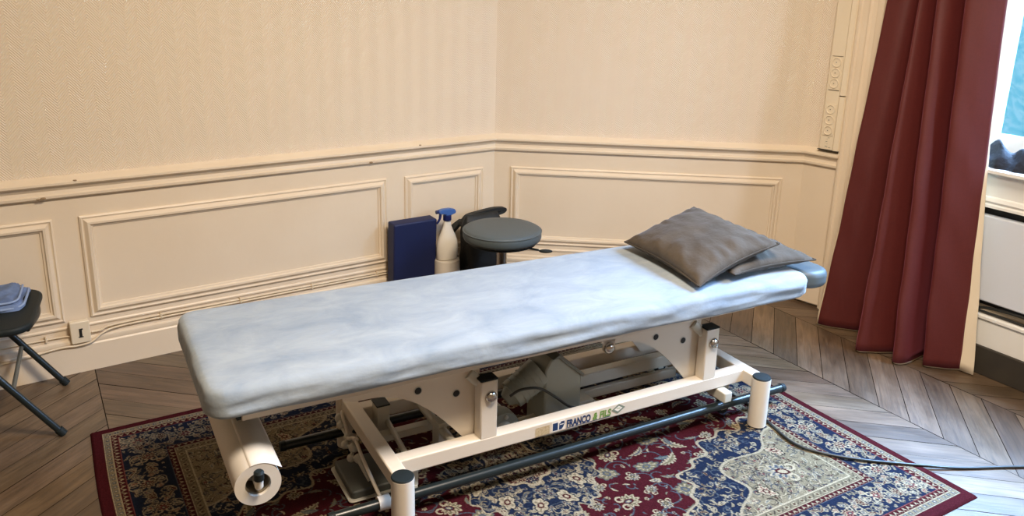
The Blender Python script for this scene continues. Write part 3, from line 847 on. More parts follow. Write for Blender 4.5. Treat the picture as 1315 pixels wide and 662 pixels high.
    for x, y, s in stems:
        k = r.randint(4); rot = r.uniform(0, 2*PI)
        if s >= .046:
            if k < 2: palmette(x, y, s*.78, rot, (CRM, OLV, MAR, SLATE), fld)
            elif k == 2: flower(x, y, s*.80, 10, rot, (OLV, CRM*.95, SLATE), fld, SLATE)
            else:
                leaf(x, y, s*2.1, s*.30, rot, CRM, OLV, .16, fld, .25); leaf(x+.01, y+.015, s*1.2, s*.2, rot+.6, SLATE, GRY, .1, fld)
        elif s >= .034:
            if k == 0: leaf(x, y, s*2.2, s*.28, rot, CRM*.95, SLATE, .2, fld, .2)
            elif k == 1: palmette(x, y, s*.72, rot, (BEI, CRM, SLATE, MAR), fld)
            else: palmette(x, y, s*.66, rot, (CRM, SLATE, OLV, DRK), fld)
        elif s >= .024:
            if k == 0: flower(x, y, s*.7, 7, rot, (CRM, OLV, SLATE), fld)
            else: leaf(x, y, s*2.0, s*.25, rot, (CRM, BEI, OLV, SLATE)[k], GRY, r.choice([-.2, .2]), fld)
        elif s >= .014:
            if k < 2: flower(x, y, s*.65, 5, rot, (SLATE, CRM, MAR) if k else (CRM*.9, BEI, MAR), fld)
            else: leaf(x, y, s*2, s*.22, rot, CRM*.9, CRM*.9, .15, fld)
        else: leaf(x, y, s*1.7, s*.28, rot, (SLATE, BEI)[k % 2], GRY, .1, fld)
    # spandrels
    setm(spand_n, NAV)
    def dots(mask, base, count, s0, s1, cols, seed):
        q = np.random.RandomState(seed); ii, jj = np.nonzero(mask)
        for _ in range(count):
            k = q.randint(len(ii)); x, y = U[ii[k], jj[k]], V[ii[k], jj[k]]
            if not np.allclose(col[ii[k], jj[k]], base): continue
            a = q.uniform(0, 6.28); s = q.uniform(s0, s1); cs = cols[q.randint(len(cols))]
            t_ = q.randint(3)
            if t_ == 0: flower(x, y, s, q.choice([5, 6, 8]), a, cs, mask)
            elif t_ == 1: leaf(x, y, s*2.6, s*.4, a, cs[0], cs[1], q.choice([-.2, .2]), mask)
            else:
                vine(x, y, a, s*5, q.choice([-3, 3]), cs[0]*.9, .0016, mask)
    dots(spand_n & ~spand_b, NAV, 260, .007, .013, [(CRM*.9, BEI, NAV), (SLATE, CRM, NAV), (BEI, MAR, CRM)], 3)
    edge = F & (np.abs(rad-sc*1.24) < .014); setm(edge, CRM*.85)
    setm(spand_b, BEI)
    dots(spand_b, BEI, 520, .006, .015, [(CRM, GRY, MAR), (DRK*1.6, CRM, ROSE), (GRY*.55, BEI, MAR), (SLATE*.8, CRM, MAR), (OLV*.6, CRM, MAR)], 9)
    palmette(.266+.17, .266+.12, .050, .6, (CRM, SLATE, MAR, CRM), spand_b)
    flower(.266+.10, .266+.22, .03, 8, 0, (CRM, ROSE, MAR), spand_b, DRK); flower(.266+.30, .266+.07, .03, 8, 0, (CRM, ROSE, MAR), spand_b, DRK)
    edge = F & (np.abs(rad-(1+.12*np.cos(th*8))*.90) < .013); setm(edge, CRM*.85)
    # medallion
    setm(pend, NAV); dots(pend, NAV, 40, .006, .01, [(CRM, BEI, MAR)], 4)
    setm(med, NAV); dots(med & ~medb, NAV, 210, .008, .016, [(CRM*.95, BEI, MAR), (BEI, SLATE, NAV), (SLATE, CRM, MAR)], 12)
    for k in range(3):
        a = (k+.5)*PI/6
        x, y = L_/2-math.cos(a)*.235*.76, W_/2-math.sin(a)*.31*.76; flower(x, y, .034, 6, 0, (CRM, BEI, MAR), med, NAV*.6)
    setm(medb, OLV*.8); dots(medb, OLV*.8, 300, .008, .018, [(CRM, GRY, MAR), (NAV, CRM, MAR), (MAR, CRM, BEI)], 21)
    setm(np.abs(rm-scm*.98) < .013, CRM*.85); setm(np.abs(rm-(1+.08*np.cos(thm*8))*.40) < .018, CRM*.9)
    flower(L_/2, W_/2, .07, 12, 0, (CRM, MAR, NAV), None, DRK)
    # full rug by mirroring
    full = np.concatenate([col, col[-2::-1]], 0); full = np.concatenate([full, full[:, -2::-1]], 1)
    NU, NV = full.shape[:2]
    full *= (1+.10*rng.standard_normal((NU, NV, 1)))
    full = np.clip(full*.64, 0.001, 1)
    xs = np.linspace(0, L_, NU); ys = -np.linspace(0, W_, NV)
    X, Y = np.meshgrid(xs, ys, indexing='ij')
    E2 = np.minimum(np.minimum(X, L_-X), np.minimum(-Y, W_+Y))
    # left and near edges wander a little
    Z = .0085*np.clip(E2/.006, 0.25, 1)+.0012*fnoise(X, Y, 6, 2) 
    X = X + .004*np.sin(Y*7+1)*(X < .2); Y = Y + .004*np.sin(X*5)*(Y > -.1)
    Zb = Z
    verts = np.stack([X, Y, Zb], -1).reshape(-1, 3)
    idx = np.arange(NU*NV).reshape(NU, NV)
    q = np.stack([idx[:-1, :-1], idx[:-1, 1:], idx[1:, 1:], idx[1:, :-1]], -1).reshape(-1, 4)
    nvtx = len(verts)
    # underside (4 corners) and skirt kept simple: ring of edge vertices dropped to the floor
    ring = np.concatenate([idx[:, 0], idx[-1, 1:], idx[-2::-1, -1], idx[0, -2:0:-1]])
    low = verts[ring].copy(); low[:, 2] = .0005
    verts = np.concatenate([verts, low]); li = nvtx+np.arange(len(ring)); nx = np.roll(np.arange(len(ring)), -1)
    sk = np.stack([ring, ring[nx], li[nx], li], -1)
    faces = np.concatenate([q, sk])
    me = bpy.data.meshes.new('rug')
    me.vertices.add(len(verts)); me.vertices.foreach_set('co', verts.astype(np.float32).ravel())
    me.loops.add(faces.size); me.loops.foreach_set('vertex_index', faces.astype(np.int32).ravel())
    me.polygons.add(len(faces)); me.polygons.foreach_set('loop_start', (np.arange(len(faces))*4).astype(np.int32))
    me.update(calc_edges=True)
    ca = me.color_attributes.new('dye', 'FLOAT_COLOR', 'POINT')
    cc = np.ones((len(verts), 4), np.float32); cc[:nvtx, :3] = full.reshape(-1, 3); cc[nvtx:, :3] = MAR
    ca.data.foreach_set('color', cc.ravel())
    me.materials.append(M['rug'])
    o = bpy.data.objects.new('rug', me); C.objects.link(o)
    o.location = (-1.4063, 2.4154, 0); o.rotation_euler = (0, 0, .5446)
    tag(o, 'oriental rug with navy floral border and maroon field under the treatment table', 'rug')
build_rug()

# ------------------------------------------------------------------ treatment table
TA = math.atan2(.5799, 1.05)
TA = math.atan2(.6460, 1.1697)
TO = Vector((-.2806, 1.9342, 0)); TZ = .0092
tt = empty('treatment_table', (TO.x, TO.y, TZ), TA, 'cream steel massage table with powered lift frame standing on the patterned rug', 'massage table')
def tp(nm, bm, m, parent=None, **k): return fin(nm, bm, m, parent=parent or tt, **k)
BZ0, BZ1 = .140, .187
LV = .513; LU = 1.336
# legs
for u, v in ((0, 0), (LU, 0), (0, LV), (LU, LV)):
    bm = bmesh.new(); lathe(bm, [(.029, .004), (.0325, .004), (.0325, .184), (.030, .184)], 32, (u, v, 0))
    l = tp('leg', bm, 'steel', smooth=50)
    bm = bmesh.new(); lathe(bm, [(.0315, .184), (.0322, .186), (.030, .1895), (.012, .191)], 32, (u, v, 0)); tp('cap', bm, 'black_plastic', l, smooth=40)['label'] = 'black cap on top of the leg'
    bm = bmesh.new(); lathe(bm, [(.028, 0), (.031, .001), (.031, .005)], 24, (u, v, 0)); tp('foot_pad', bm, 'black_plastic', l, smooth=40)
# cross bars and long beams
for u in (0, LU):
    bm = bmesh.new(); box(bm, u-.022, .02, BZ0+.001, u+.022, LV-.02, BZ1+.001); tp('cross_bar', bm, 'steel', bevel=.004)
for v0 in (.070, LV-.115):
    bm = bmesh.new(); box(bm, .012, v0, BZ0, LU-.012, v0+.045, BZ1); bmn = tp('beam', bm, 'steel', bevel=.004)
    if v0 < .1: near_beam = bmn
    for i, u in enumerate((.300, 1.157)):
        bm = bmesh.new(); box(bm, u-.028, v0+.001, BZ1-.01, u+.028, v0+.044, .372); p = tp('upright', bm, 'steel', bevel=.004)
        bm = bmesh.new(); box(bm, u-.0285, v0+.0005, .372, u+.0285, v0+.0445, .378); tp('cap', bm, 'black_plastic', p, bevel=.002)
        vv = v0 if v0 < .1 else v0+.045; sg = -1 if v0 < .1 else 1
        bm = bmesh.new(); lathe(bm, [(.019, 0), (.0185, sg*.004), (.015, sg*.010), (.009, sg*.0135), (.0025, sg*.0145)], 28, (u+.004, vv, .322), axis='y')
        b_ = tp('bolt', bm, 'chrome', p, smooth=60); b_['label'] = 'domed chrome bolt on the upright'
# under-mattress board
bm = bmesh.new(); box(bm, -.43, .09, .4375, 1.60, LV-.06, .4655); box(bm, -.43, .06, .462, 1.46, LV-.03, .4835); tp('deck', bm, 'black_plastic', bevel=.004)
# upper rails
for v0 in (.098, LV-.133):
    bm = bmesh.new(); box(bm, -.392, v0, .404, 1.368, v0+.035, .437); r_ = tp('upper_rail', bm, 'steel', bevel=.003)
    bm = bmesh.new(); box(bm, -.405, v0+.003, .407, -.3925, v0+.032, .434); tp('cap', bm, 'black_plastic', r_, bevel=.002)
# curved lift plates
def plate_poly(u0):
    P = [(u0-.135, .4035), (u0-.135, .386), (u0-.10, .376)]
    cv = [Vector(p) for p in ((u0-.10, .376), (u0-.02, .371), (u0+.055, .343), (u0+.125, .291), (u0+.185, .229), (u0+.228, .179))]
    P += [(p.x, p.y) for p in catmull(cv, 5)[1:]]
    P += [(u0+.240, .171), (u0+.262, .168), (u0+.276, .173), (u0+.281, .187), (u0+.281, .4035)]
    return P
def hole_plate(bm, u0, v0, v1):
    prism(bm, plate_poly(u0), lambda a, b, t: (a, t, b), v0, v1)
for v0, s in ((.120, -1), (LV-.133, 1)):
    for u0 in (.010, .862):
        bm = bmesh.new(); hole_plate(bm, u0, v0, v0+.008); p = tp('lift_plate', bm, 'steel', smooth=25)
        for du, dz in ((.085, .378), (.205, .342)):
            bm = bmesh.new(); yy = v0-.0008 if s < 0 else v0+.0088
            lathe(bm, [(.0105, 0), (.0105, s*.0012), (.008, s*.0016)], 20, (u0+du, yy, dz-.012), axis='y'); h = tp('hole', bm, 'dark', p, smooth=50)
            h['label'] = 'small dark round hole'
            bm = bmesh.new(); lathe(bm, [(.0135, 0), (.0135, s*.0006), (.0108, s*.0008)], 20, (u0+du, yy, dz-.012), axis='y'); tp('rim', bm, 'inner_steel', p, smooth=50)
        # pivot shaft from plate to upright
        bm = bmesh.new(); tube(bm, [(u0+.245, v0+(.0 if s < 0 else .008), .384), (u0+.275, v0+(-.012 if s < 0 else .020), .355), (u0+.290, .100 if s < 0 else LV-.1, .335)], .017, 16)
        tp('pivot_shaft', bm, 'inner_steel', p, smooth=50)
# outer bolts of the lift linkage
bm = bmesh.new(); lathe(bm, [(.020, 0), (.020, -.003), (.016, -.011), (.009, -.015), (.002, -.016)], 28, (.757, .119, .366), axis='y'); tp('bolt', bm, 'chrome', smooth=60)
bm = bmesh.new(); prism(bm, [(.735, .4035), (.737, .356), (.75, .346), (.765, .346), (.779, .356), (.781, .4035)], lambda a, b, t: (a, t, b), .120, .127); tp('bolt_tab', bm, 'steel', smooth=30)
# inner lift arms
bm = bmesh.new(); box(bm, .62, .285, .140, 1.24, .325, .186); tp('lift_arm', bm, 'inner_steel', bevel=.004)
bm = bmesh.new(); box(bm, .60, .265, .100, 1.18, .284, .135); tp('lift_arm', bm, 'inner_steel', bevel=.003)
bm = bmesh.new(); box(bm, .03, .285, .120, .46, .318, .144); tp('lift_arm', bm, 'inner_steel', bevel=.003)
bm = bmesh.new(); box(bm, 1.20, .03, .10, 1.235, LV-.03, .138); tp('cross_tube', bm, 'inner_steel', bevel=.004)
# bracket and rod behind the left cross bar
bm = bmesh.new(); prism(bm, [(.052, .350), (.092, .350), (.092, .372), (.058, .372), (.058, .395), (.092, .395), (.092, .402), (.052, .402)], lambda a, b, t: (a, b, t), .09, .205)
br = tp('bracket', bm, 'inner_steel', bevel=.002)
bm = bmesh.new(); box(bm, .050, .349, .205, .094, .403, .210); tp('cap', bm, 'black_plastic', br, bevel=.001)
bm = bmesh.new(); tube(bm, [(.085, .36, .15), (.07, .10, .138)], .0085, 12); tp('thin_rod', bm, 'inner_steel', smooth=50)
# motor / actuator
mo = bpy.data.objects.new('lift_motor', None); C.objects.link(mo); mo.parent = tt; mo.location = (-.04, -.01, .0)
bm = bmesh.new(); prism(bm, [(.595, .06), (.735, .06), (.735, .255), (.725, .268), (.640, .345), (.612, .330), (.595, .300)], lambda a, b, t: (a, t, b), .185, .300)
tp('gearbox', bm, 'grey_steel', mo, bevel=.006)
bm = bmesh.new(); prism(bm, [(.618, .336), (.645, .352), (.742, .262), (.738, .250), (.640, .338)], lambda a, b, t: (a, t, b), .178, .308); tp('cover', bm, 'dark_steel', mo, bevel=.003)
bm = bmesh.new(); tube(bm, [(.60, .235, .275), (.50, .235, .215)], [.052, .048], 24); tube(bm, [(.505, .235, .218), (.478, .235, .202)], [.040, .022], 24)
tp('motor_body', bm, 'grey_steel', mo, smooth=40)
for k in range(5):
    t_ = .15+.16*k
    bm = bmesh.new(); a = Vector((.60, .235, .275)).lerp(Vector((.50, .235, .215)), t_); d = Vector((-.1, 0, -.06)).normalized()*.003
    tube(bm, [a-d*.6, a+d*.6], .0528, 24); tp('fin', bm, 'grey_steel', mo, smooth=40)
bm = bmesh.new(); lathe(bm, [(.058, 0), (.060, .008), (.060, .05), (.05, .058), (.02, .062)], 28, (.455, .200, .118), axis='y'); tp('gear_housing', bm, 'grey_steel', mo, smooth=40)
bm = bmesh.new(); lathe(bm, [(.030, 0), (.026, -.02), (.012, -.026)], 24, (.455, .200, .118), axis='y'); tp('hub', bm, 'inner_steel', mo, smooth=40)
for a in (20, 80, 140, 200, 260, 320):
    bm = bmesh.new(); x, z = .455+.045*math.cos(R(a)), .118+.045*math.sin(R(a)); lathe(bm, [(.007, 0), (.007, -.005), (.003, -.007)], 10, (x, .200, z), axis='y'); tp('screw', bm, 'inner_steel', mo, smooth=40)
bm = bmesh.new(); tube(bm, [(.47, .19, .24), (.50, .175, .262), (.56, .165, .258), (.62, .165, .215), (.68, .165, .165), (.74, .17, .145), (.80, .19, .13)], .0045, 8, smooth=6); tp('motor_cable', bm, 'cable', mo, smooth=60)
bm = bmesh.new(); box(bm, .74, .20, .09, .80, .27, .145); prism(bm, [(.80, .09), (.86, .09), (.80, .14)], lambda a, b, t: (a, t, b), .20, .27); tp('mount', bm, 'inner_steel', mo, bevel=.003)
bm = bmesh.new(); tube(bm, [(.39, .235, .10), (.60, .245, .10)], .018, 16); tube(bm, [(.25, .235, .10), (.40, .235, .10)], .011, 14); tp('actuator_tube', bm, 'inner_steel', mo, smooth=50)
bm = bmesh.new(); box(bm, .235, .21, .085, .262, .26, .19); tube(bm, [(.248, .115, .165), (.248, LV-.115, .165)], .014, 14); tp('yoke', bm, 'inner_steel', mo, smooth=40)
# black lift rods near the floor and castors
for v, u0, u1 in ((.078, -.17, 1.525), (.497, -.205, 1.50)):
    bm = bmesh.new(); tube(bm, [(u0, v, .062), (u1, v, .062)], .0155, 18); r_ = tp('pedal_rod', bm, 'black_steel', smooth=50)
    for u in (u0, u1):
        s = 1 if u == u1 else -1
        bm = bmesh.new(); tube(bm, [(u, v, .062), (u+s*.018, v, .062)], [.0175, .0150], 18); tp('end_cap', bm, 'black_plastic', r_, smooth=50)
for u in (1.262, .065):
    for v in (.078, .497):
        bm = bmesh.new(); sv = .03 if v < .2 else -.03
        box(bm, u-.020, v+sv-.012, .075, u+.020, v+sv+.012, BZ0+.004); c_ = tp('castor', bm, 'inner_steel', bevel=.002)
        bm = bmesh.new(); lathe(bm, [(.012, -.012), (.024, -.012), (.0265, -.006), (.0265, .006), (.024, .012), (.012, .012)], 24, (u+.006, v+sv, .0275+.008), axis='y'); tp('wheel', bm, 'black_plastic', c_, smooth=40)
        bm = bmesh.new(); box(bm, u-.008, v+sv-.016, .03, u+.016, v+sv-.0125, .078); box(bm, u-.008, v+sv+.0125, .03, u+.016, v+sv+.016, .078); tp('fork', bm, 'inner_steel', c_)
# linkage, lever and foot pedal at the left end
bm = bmesh.new()
lk = [(-.035, .470, .130), (-.040, .440, .120), (-.030, .395, .100), (-.050, .370, .092), (-.030, .345, .090), (-.045, .325, .070), (-.028, .300, .078)]
for i, p in enumerate(lk): ball(bm, p, .013 if i % 2 else .0155, seg=14)
tube(bm, lk, .007, 8)
tube(bm, [(-.028, .300, .078), (-.024, .26, .055), (-.018, .235, .035)], [.010, .006, .004], 10)
tp('linkage', bm, 'inner_steel', smooth=60)
bm = bmesh.new(); pts = [Vector(p) for p in ((-.030, .46, .158), (-.034, .43, .145), (-.030, .41, .118), (-.036, .38, .105), (-.030, .33, .13), (-.034, .25, .115), (-.032, .16, .085), (-.030, .085, .064))]
tube(bm, pts, .0055, 10, smooth=5); tube(bm, [(-.045, .080, .062), (-.010, .080, .062)], .021, 18); tube(bm, [(-.03, .33, .13), (-.03, .315, .135)], .008, 10)
tp('lever', bm, 'steel', smooth=50)
bm = bmesh.new(); prism(bm, rrect(.135, .185, .012, 4, -.015, .295), lambda a, b, t: (a, b, t), .008, .034); pd = tp('foot_pedal', bm, 'pedal', bevel=.005)
bm = bmesh.new(); prism(bm, rrect(.155, .205, .014, 4, -.015, .295), lambda a, b, t: (a, b, t), .004, .0085); tp('pedal_plate', bm, 'inner_steel', pd, bevel=.002)
# paper roll holder
bm = bmesh.new()
tube(bm, [(-.386, -.045, .300), (-.386, .50, .300)], .0095, 14)
for v in (.50,):
    box(bm, -.398, v-.014, .30, -.374, v-.006, .4375)
tp('roll_holder', bm, 'white_plastic', smooth=40)
bm = bmesh.new(); tube(bm, [(-.386, -.045, .302), (-.386, -.050, .325)], .0105, 16); hk = tp('holder_peg', bm, 'white_plastic', smooth=40)
bm = bmesh.new(); tube(bm, [(-.386, -.050, .325), (-.386, -.054, .345), (-.386, -.0545, .350)], [.0125, .0125, .008], 16); tp('peg_cap', bm, 'black_plastic', hk, smooth=40)
# mattress (under the sheet) and head cushion
bm = bmesh.new(); prism(bm, rrect(1.95, .52, .05, 6, .507, .272), lambda a, b, t: (a, b, t), .484, .532); tp('mattress', bm, 'vinyl', bevel=.014)
bm = bmesh.new(); prism(bm, rrect(.135, .49, .060, 8, 1.592, .262), lambda a, b, t: (a, b, t), .466, .532)
hc = tp('head_cushion', bm, 'vinyl', bevel=.022, seg=5); hc['label'] = 'slate blue vinyl head cushion at the uncovered end'
# stickers on the near beam
yb = .0694
def flat(nm, pts, m, parent, t=.0006):
    bm = bmesh.new(); prism(bm, pts, lambda a, b, t_: (a, t_, b), yb-t, yb); return fin(nm, bm, m, parent=parent)
def rect(a, b, c_, d): return [(a, b), (c_, b), (c_, d), (a, d)]
lg = flat('brand_sticker', rect(.5195, .147, .568, .181), 'logo_white', near_beam, .0004)
flat('worn_sticker', rect(.462, .146, .512, .176), 'sticker', near_beam, .0004)
flat('navy_square', rect(.523, .150, .542, .176), 'logo_navy', lg)
flat('navy_emblem', [(.546, .150), (.556, .150), (.561, .156), (.566, .166), (.566, .177), (.552, .177), (.552, .172), (.547, .172)], 'logo_navy', lg)
flat('emblem_bar', rect(.549, .166, .564, .1685), 'logo_white', lg, .0008)
dm = flat('diamond_sticker', [(.746, .166), (.771, .150), (.800, .168), (.774, .184)], 'logo_grey', near_beam, .0005)
flat('diamond_centre', [(.757, .167), (.772, .158), (.789, .168), (.774, .177)], 'logo_white', dm, .0008)
flat('diamond_mark', [(.766, .168), (.780, .168), (.780, .170), (.766, .170)], 'logo_green', dm, .0010)
flat('underline', rect(.573, .1475, .742, .149), 'logo_navy', near_beam, .0005)
def text(s, u, z, size, m, xs=1.0, shear=0.0):
    cu_ = bpy.data.curves.new('t', 'FONT'); cu_.body = s; cu_.size = size; cu_.extrude = .0003; cu_.offset = size*.034; cu_.shear = shear
    to = bpy.data.objects.new('t', cu_); C.objects.link(to)
    bpy.context.view_layer.update()
    dg = bpy.context.evaluated_depsgraph_get(); me = bpy.data.meshes.new_from_object(to.evaluated_get(dg))
    bpy.data.objects.remove(to); me.materials.append(M[m])
    o = bpy.data.objects.new('lettering', me); C.objects.link(o); o.parent = near_beam
    w = max(v.co.x for v in me.vertices)-min(v.co.x for v in me.vertices)
    o.rotation_euler = (PI/2, 0, 0); o.location = (u, yb-.0003, z); o.scale = (xs/w, 1, 1)
text('FRANCO', .574, .1515, .0335, 'logo_navy', .090)
text('&', .673, .1515, .0335, 'logo_green', .018, .25)
text('FILS', .699, .1515, .0335, 'logo_green', .044, .1)

# exam paper roll on the holder
pr = empty('paper_roll', (0, 0, 0), 0, 'large white exam paper roll hanging under the left end of the treatment table', 'paper roll')
pr.location = TO + Vector((math.cos(TA)*-.386-math.sin(TA)*.2, math.sin(TA)*-.386+math.cos(TA)*.2, .3+TZ)); pr.rotation_euler = (0, 0, TA)
RR = .056
bm = bmesh.new(); seg = 56
def annulus(bm, ro, ri, y0, y1, seg=56):
    rr = []
    for r_, y in ((ri, y0), (ro, y0), (ro, y1), (ri, y1)): rr.append([bm.verts.new((r_*math.cos(2*PI*k/seg), y, r_*math.sin(2*PI*k/seg))) for k in range(seg)])
    for i in range(4):
        for k in range(seg): bm.faces.new((rr[i][k], rr[i][(k+1) % seg], rr[(i+1) % 4][(k+1) % seg], rr[(i+1) % 4][k]))
annulus(bm, RR, .031, -.235, .265)
fin('paper', bm, 'paper', parent=pr, smooth=40)
bm = bmesh.new(); annulus(bm, .0308, .0275, -.226, .262); o = fin('core', bm, mat('grey_cardboard', srgb(112, 102, 84), .8), parent=pr, smooth=40); o['label'] = 'grey cardboard core'
# support sleeve inside the core so it sits on the bar
bm = bmesh.new(); annulus(bm, .0273, .0096, -.17, .22); fin('hub', bm, 'inner_steel', parent=pr, smooth=40)
def tail(u, v):
    # paper leaving the roll tangentially at upper right
    a0 = R(108); a = a0 - u*R(66)
    if u < .62:
        a = a0-(u/.62)*R(52); r_ = RR+.0006+.004*u; x, z = r_*math.cos(a), r_*math.sin(a)
    else:
        a = R(56); w = (u-.62)/.38; x = (RR+.003)*math.cos(a)+w*.026; z = (RR+.003)*math.sin(a)-w*.016
    return (x, -.236+v*.502, z)
blob_cloth('loose_end', tail, 14, 8, 'paper', .0005, parent=pr)

# fitted sheet
def sheet():
    bm = bmesh.new(); N = 0
    w, h, r, cx, cy = 2.015, .560, .055, .5195, .272
    def loop(inset, z, rr=None, wob=0):
        pts = []
        W, H, Rr_ = w-2*inset, h-2*inset, max(.012, r-inset*.8)
        per = []
        base = rrect(W, H, Rr_, 7, cx, cy)
        n = len(base)
        for i in range(n):
            a, b = Vector(base[i]), Vector(base[(i+1) % n]); L = (b-a).length
            k = max(1, int(round(L/.02))) if L > .05 else 1
            for j in range(k): per.append(a.lerp(b, j/k))
        return per
    rings = []
    spec = [(.022, .464, 0), (.010, .467, .6), (.003, .473, 1), (0, .480, 1), (0, .488, 1), (0, .497, 1), (0, .506, .9), (0, .514, .7), (.001, .522, .5), (.004, .532, .3), (.010, .539, .2), (.020, .5435, .1), (.040, .545, 0)]
    ref = loop(0, 0)
    n = len(ref)
    for ins, z, wob in spec:
        W, H = w-2*ins, h-2*ins; ring = []
        for i, p in enumerate(ref):
            d = Vector((cx, cy))-p
            # move inward along approximate normal
            nx = 0; q = Vector(p)
            ax, ay = abs(p.x-cx)/(w/2), abs(p.y-cy)/(h/2)
            sx, sy = (1 if p.x > cx else -1), (1 if p.y > cy else -1)
            ix = ins*min(1, max(0, (abs(p.x-cx)-(w/2-r))/r)); iy = ins*min(1, max(0, (abs(p.y-cy)-(h/2-r))/r))
            q = Vector((p.x-sx*ix, p.y-sy*iy))
            s = i/n*w*3
            nz = noise.noise(Vector((p.x*3.5, p.y*5, z*34+3)))*.010+noise.noise(Vector((p.x*11, p.y*16, z*80)))*.005
            dirn = Vector((sx*ix, sy*iy)); 
            if dirn.length > 0: q += dirn.normalized()*nz*wob
            else: q += Vector((0, sy if abs(p.y-cy) > h/2-.001 else 0))*nz*wob
            hem = 0
            if z < .485: hem = .006*noise.noise(Vector((p.x*4, p.y*4, 0)))
            # slightly lower toward the head end
            zz = z + hem - .006*(p.x-cx)
            ring.append(bm.verts.new((q.x, q.y, zz)))
        rings.append(ring)
    for i in range(len(rings)-1):
        for k in range(n): bm.faces.new((rings[i][k], rings[i][(k+1) % n], rings[i+1][(k+1) % n], rings[i+1][k]))
    bm.faces.new(rings[-1])
    return bm
o = fin('sheet', sheet(), 'sheet', smooth=70)
o.location = (TO.x, TO.y, TZ); o.rotation_euler = (0, 0, TA)
tag(o, 'pale blue terry fitted sheet stretched over the top of the treatment table', 'sheet')

# cushions
def cushion(name, corners, thick, label, seed, piping=True):
    """corners A,B,C,D (bilinear patch of the mid-plane)"""
    A, B_, C_, D = [Vector(c) for c in corners]
    n = 40; bm = bmesh.new(); nr = (B_-A).cross(D-A).normalized()
    if nr.z < 0: nr = -nr
    cen = (A+B_+C_+D)/4
    def mid(u, v):
        # edges bow inwards between the corners
        bu = .045*math.sin(PI*u)*(1-abs(2*v-1))*0; 
        uu = u + .05*(.5-u)*2*math.sin(PI*v)*abs(2*u-1)**2
        vv = v + .05*(.5-v)*2*math.sin(PI*u)*abs(2*v-1)**2
        return A*(1-uu)*(1-vv)+B_*(1-uu)*vv+C_*uu*vv+D*uu*(1-vv)
    def th(u, v):
        e = max(0, (1-(2*u-1)**2))*max(0, (1-(2*v-1)**2))
        t = thick/2*e**.42
        edge = min(u, 1-u, v, 1-v)
        wr = noise.noise(Vector((u*7, v*7, seed)))*.006*min(1, edge*8)
        # radial puckers near the seams
        s = (u*37 if min(v, 1-v) < min(u, 1-u) else v*37)
        wr += .006*math.sin(s+seed+1.5*math.sin(s*.37))*math.exp(-edge*8)*min(1, edge*30)
        return max(.0, t+wr*min(1, edge*12))
    top_ = [[None]*(n+1) for _ in range(n+1)]; bot_ = [[None]*(n+1) for _ in range(n+1)]
    for i in range(n+1):
        for j in range(n+1):
            u, v = i/n, j/n; m = mid(u, v); t = th(u, v)
            if i in (0, n) or j in (0, n): x = bm.verts.new(m); top_[i][j] = bot_[i][j] = x
            else: top_[i][j] = bm.verts.new(m+nr*t); q_ = m-nr*t*.8; q_.z = max(q_.z, .5478); bot_[i][j] = bm.verts.new(q_)
    for i in range(n):
        for j in range(n):
            bm.faces.new((top_[i][j], top_[i+1][j], top_[i+1][j+1], top_[i][j+1])); bm.faces.new((bot_[i][j], bot_[i][j+1], bot_[i+1][j+1], bot_[i+1][j]))
    o = fin(name, bm, 'velvet', smooth=80)
    o.location = (TO.x, TO.y, TZ); o.rotation_euler = (0, 0, TA)
    tag(o, label, 'cushion', 'taupe cushions at the head of the treatment table')
    bm = bmesh.new(); ed = [mid(k/16, 0) for k in range(17)]+[mid(1, k/16) for k in range(1, 17)]+[mid(1-k/16, 1) for k in range(1, 17)]+[mid(0, 1-k/16) for k in range(1, 17)]
    tube(bm, ed, .0032, 6, cap=False); p = fin('piping', bm, 'piping', parent=o, smooth=60)
    return o
cushion('cushion', ((1.035, .030, .562), (1.070, .485, .575), (1.405, .500, .668), (1.392, .045, .655)), .115, 'taupe velvet cushion lying on top, nearest the middle of the treatment table', 3)
cushion('cushion', ((1.200, .045, .572), (1.215, .480, .580), (1.560, .470, .585), (1.572, .035, .575)), .100, 'taupe velvet cushion underneath, partly covered, beside the slate head cushion', 9)

# power cable on the rug and floor
bm = bmesh.new()
cpts = [(.80, 2.86, .05), (.85, 2.78, .022), (.90, 2.712, .015), (.934, 2.597, .014), (.977, 2.461, .0145), (1.041, 2.406, .0145), (1.16, 2.365, .015), (1.36, 2.343, .012), (1.506, 2.343, .006), (1.75, 2.36, .006), (2.1, 2.34, .006)]
tube(bm, [Vector(p) for p in cpts], .0048, 10, smooth=8)
tag(fin('power_cable', bm, 'cable', smooth=60), 'dark power cable running from under the table across the rug and parquet', 'cable')

# ------------------------------------------------------------------ stool
SX, SY = -.042, 3.475
sb = empty('stool', (SX, SY, 0), 0, 'round swivel stool with slate vinyl seat and chrome column behind the treatment table', 'stool')
bm = bmesh.new(); lathe(bm, [(.10, .388), (.160, .390), (.172, .397), (.177, .408), (.177, .430), (.172, .441), (.160, .447), (.12, .450), (.04, .4515)], 64)
o = fin('seat', bm, 'vinyl', parent=sb, smooth=50)
bm = bmesh.new(); lathe(bm, [(.176, .4325), (.1785, .4345), (.1785, .4365), (.175, .4385)], 64); fin('seam', bm, 'vinyl', parent=o, smooth=60)
bm = bmesh.new(); lathe(bm, [(.155, .378), (.158, .388)], 48); box(bm, -.08, -.06, .352, .08, .06, .378); fin('seat_plate', bm, 'black_plastic', parent=sb, bevel=.003)
bm = bmesh.new(); lathe(bm, [(.024, .11), (.024, .352)], 28); fin('column', bm, 'chrome', parent=sb, smooth=50)
bm = bmesh.new(); lathe(bm, [(.042, .06), (.042, .12), (.030, .14)], 28); fin('column_base', bm, 'black_plastic', parent=sb, smooth=40)
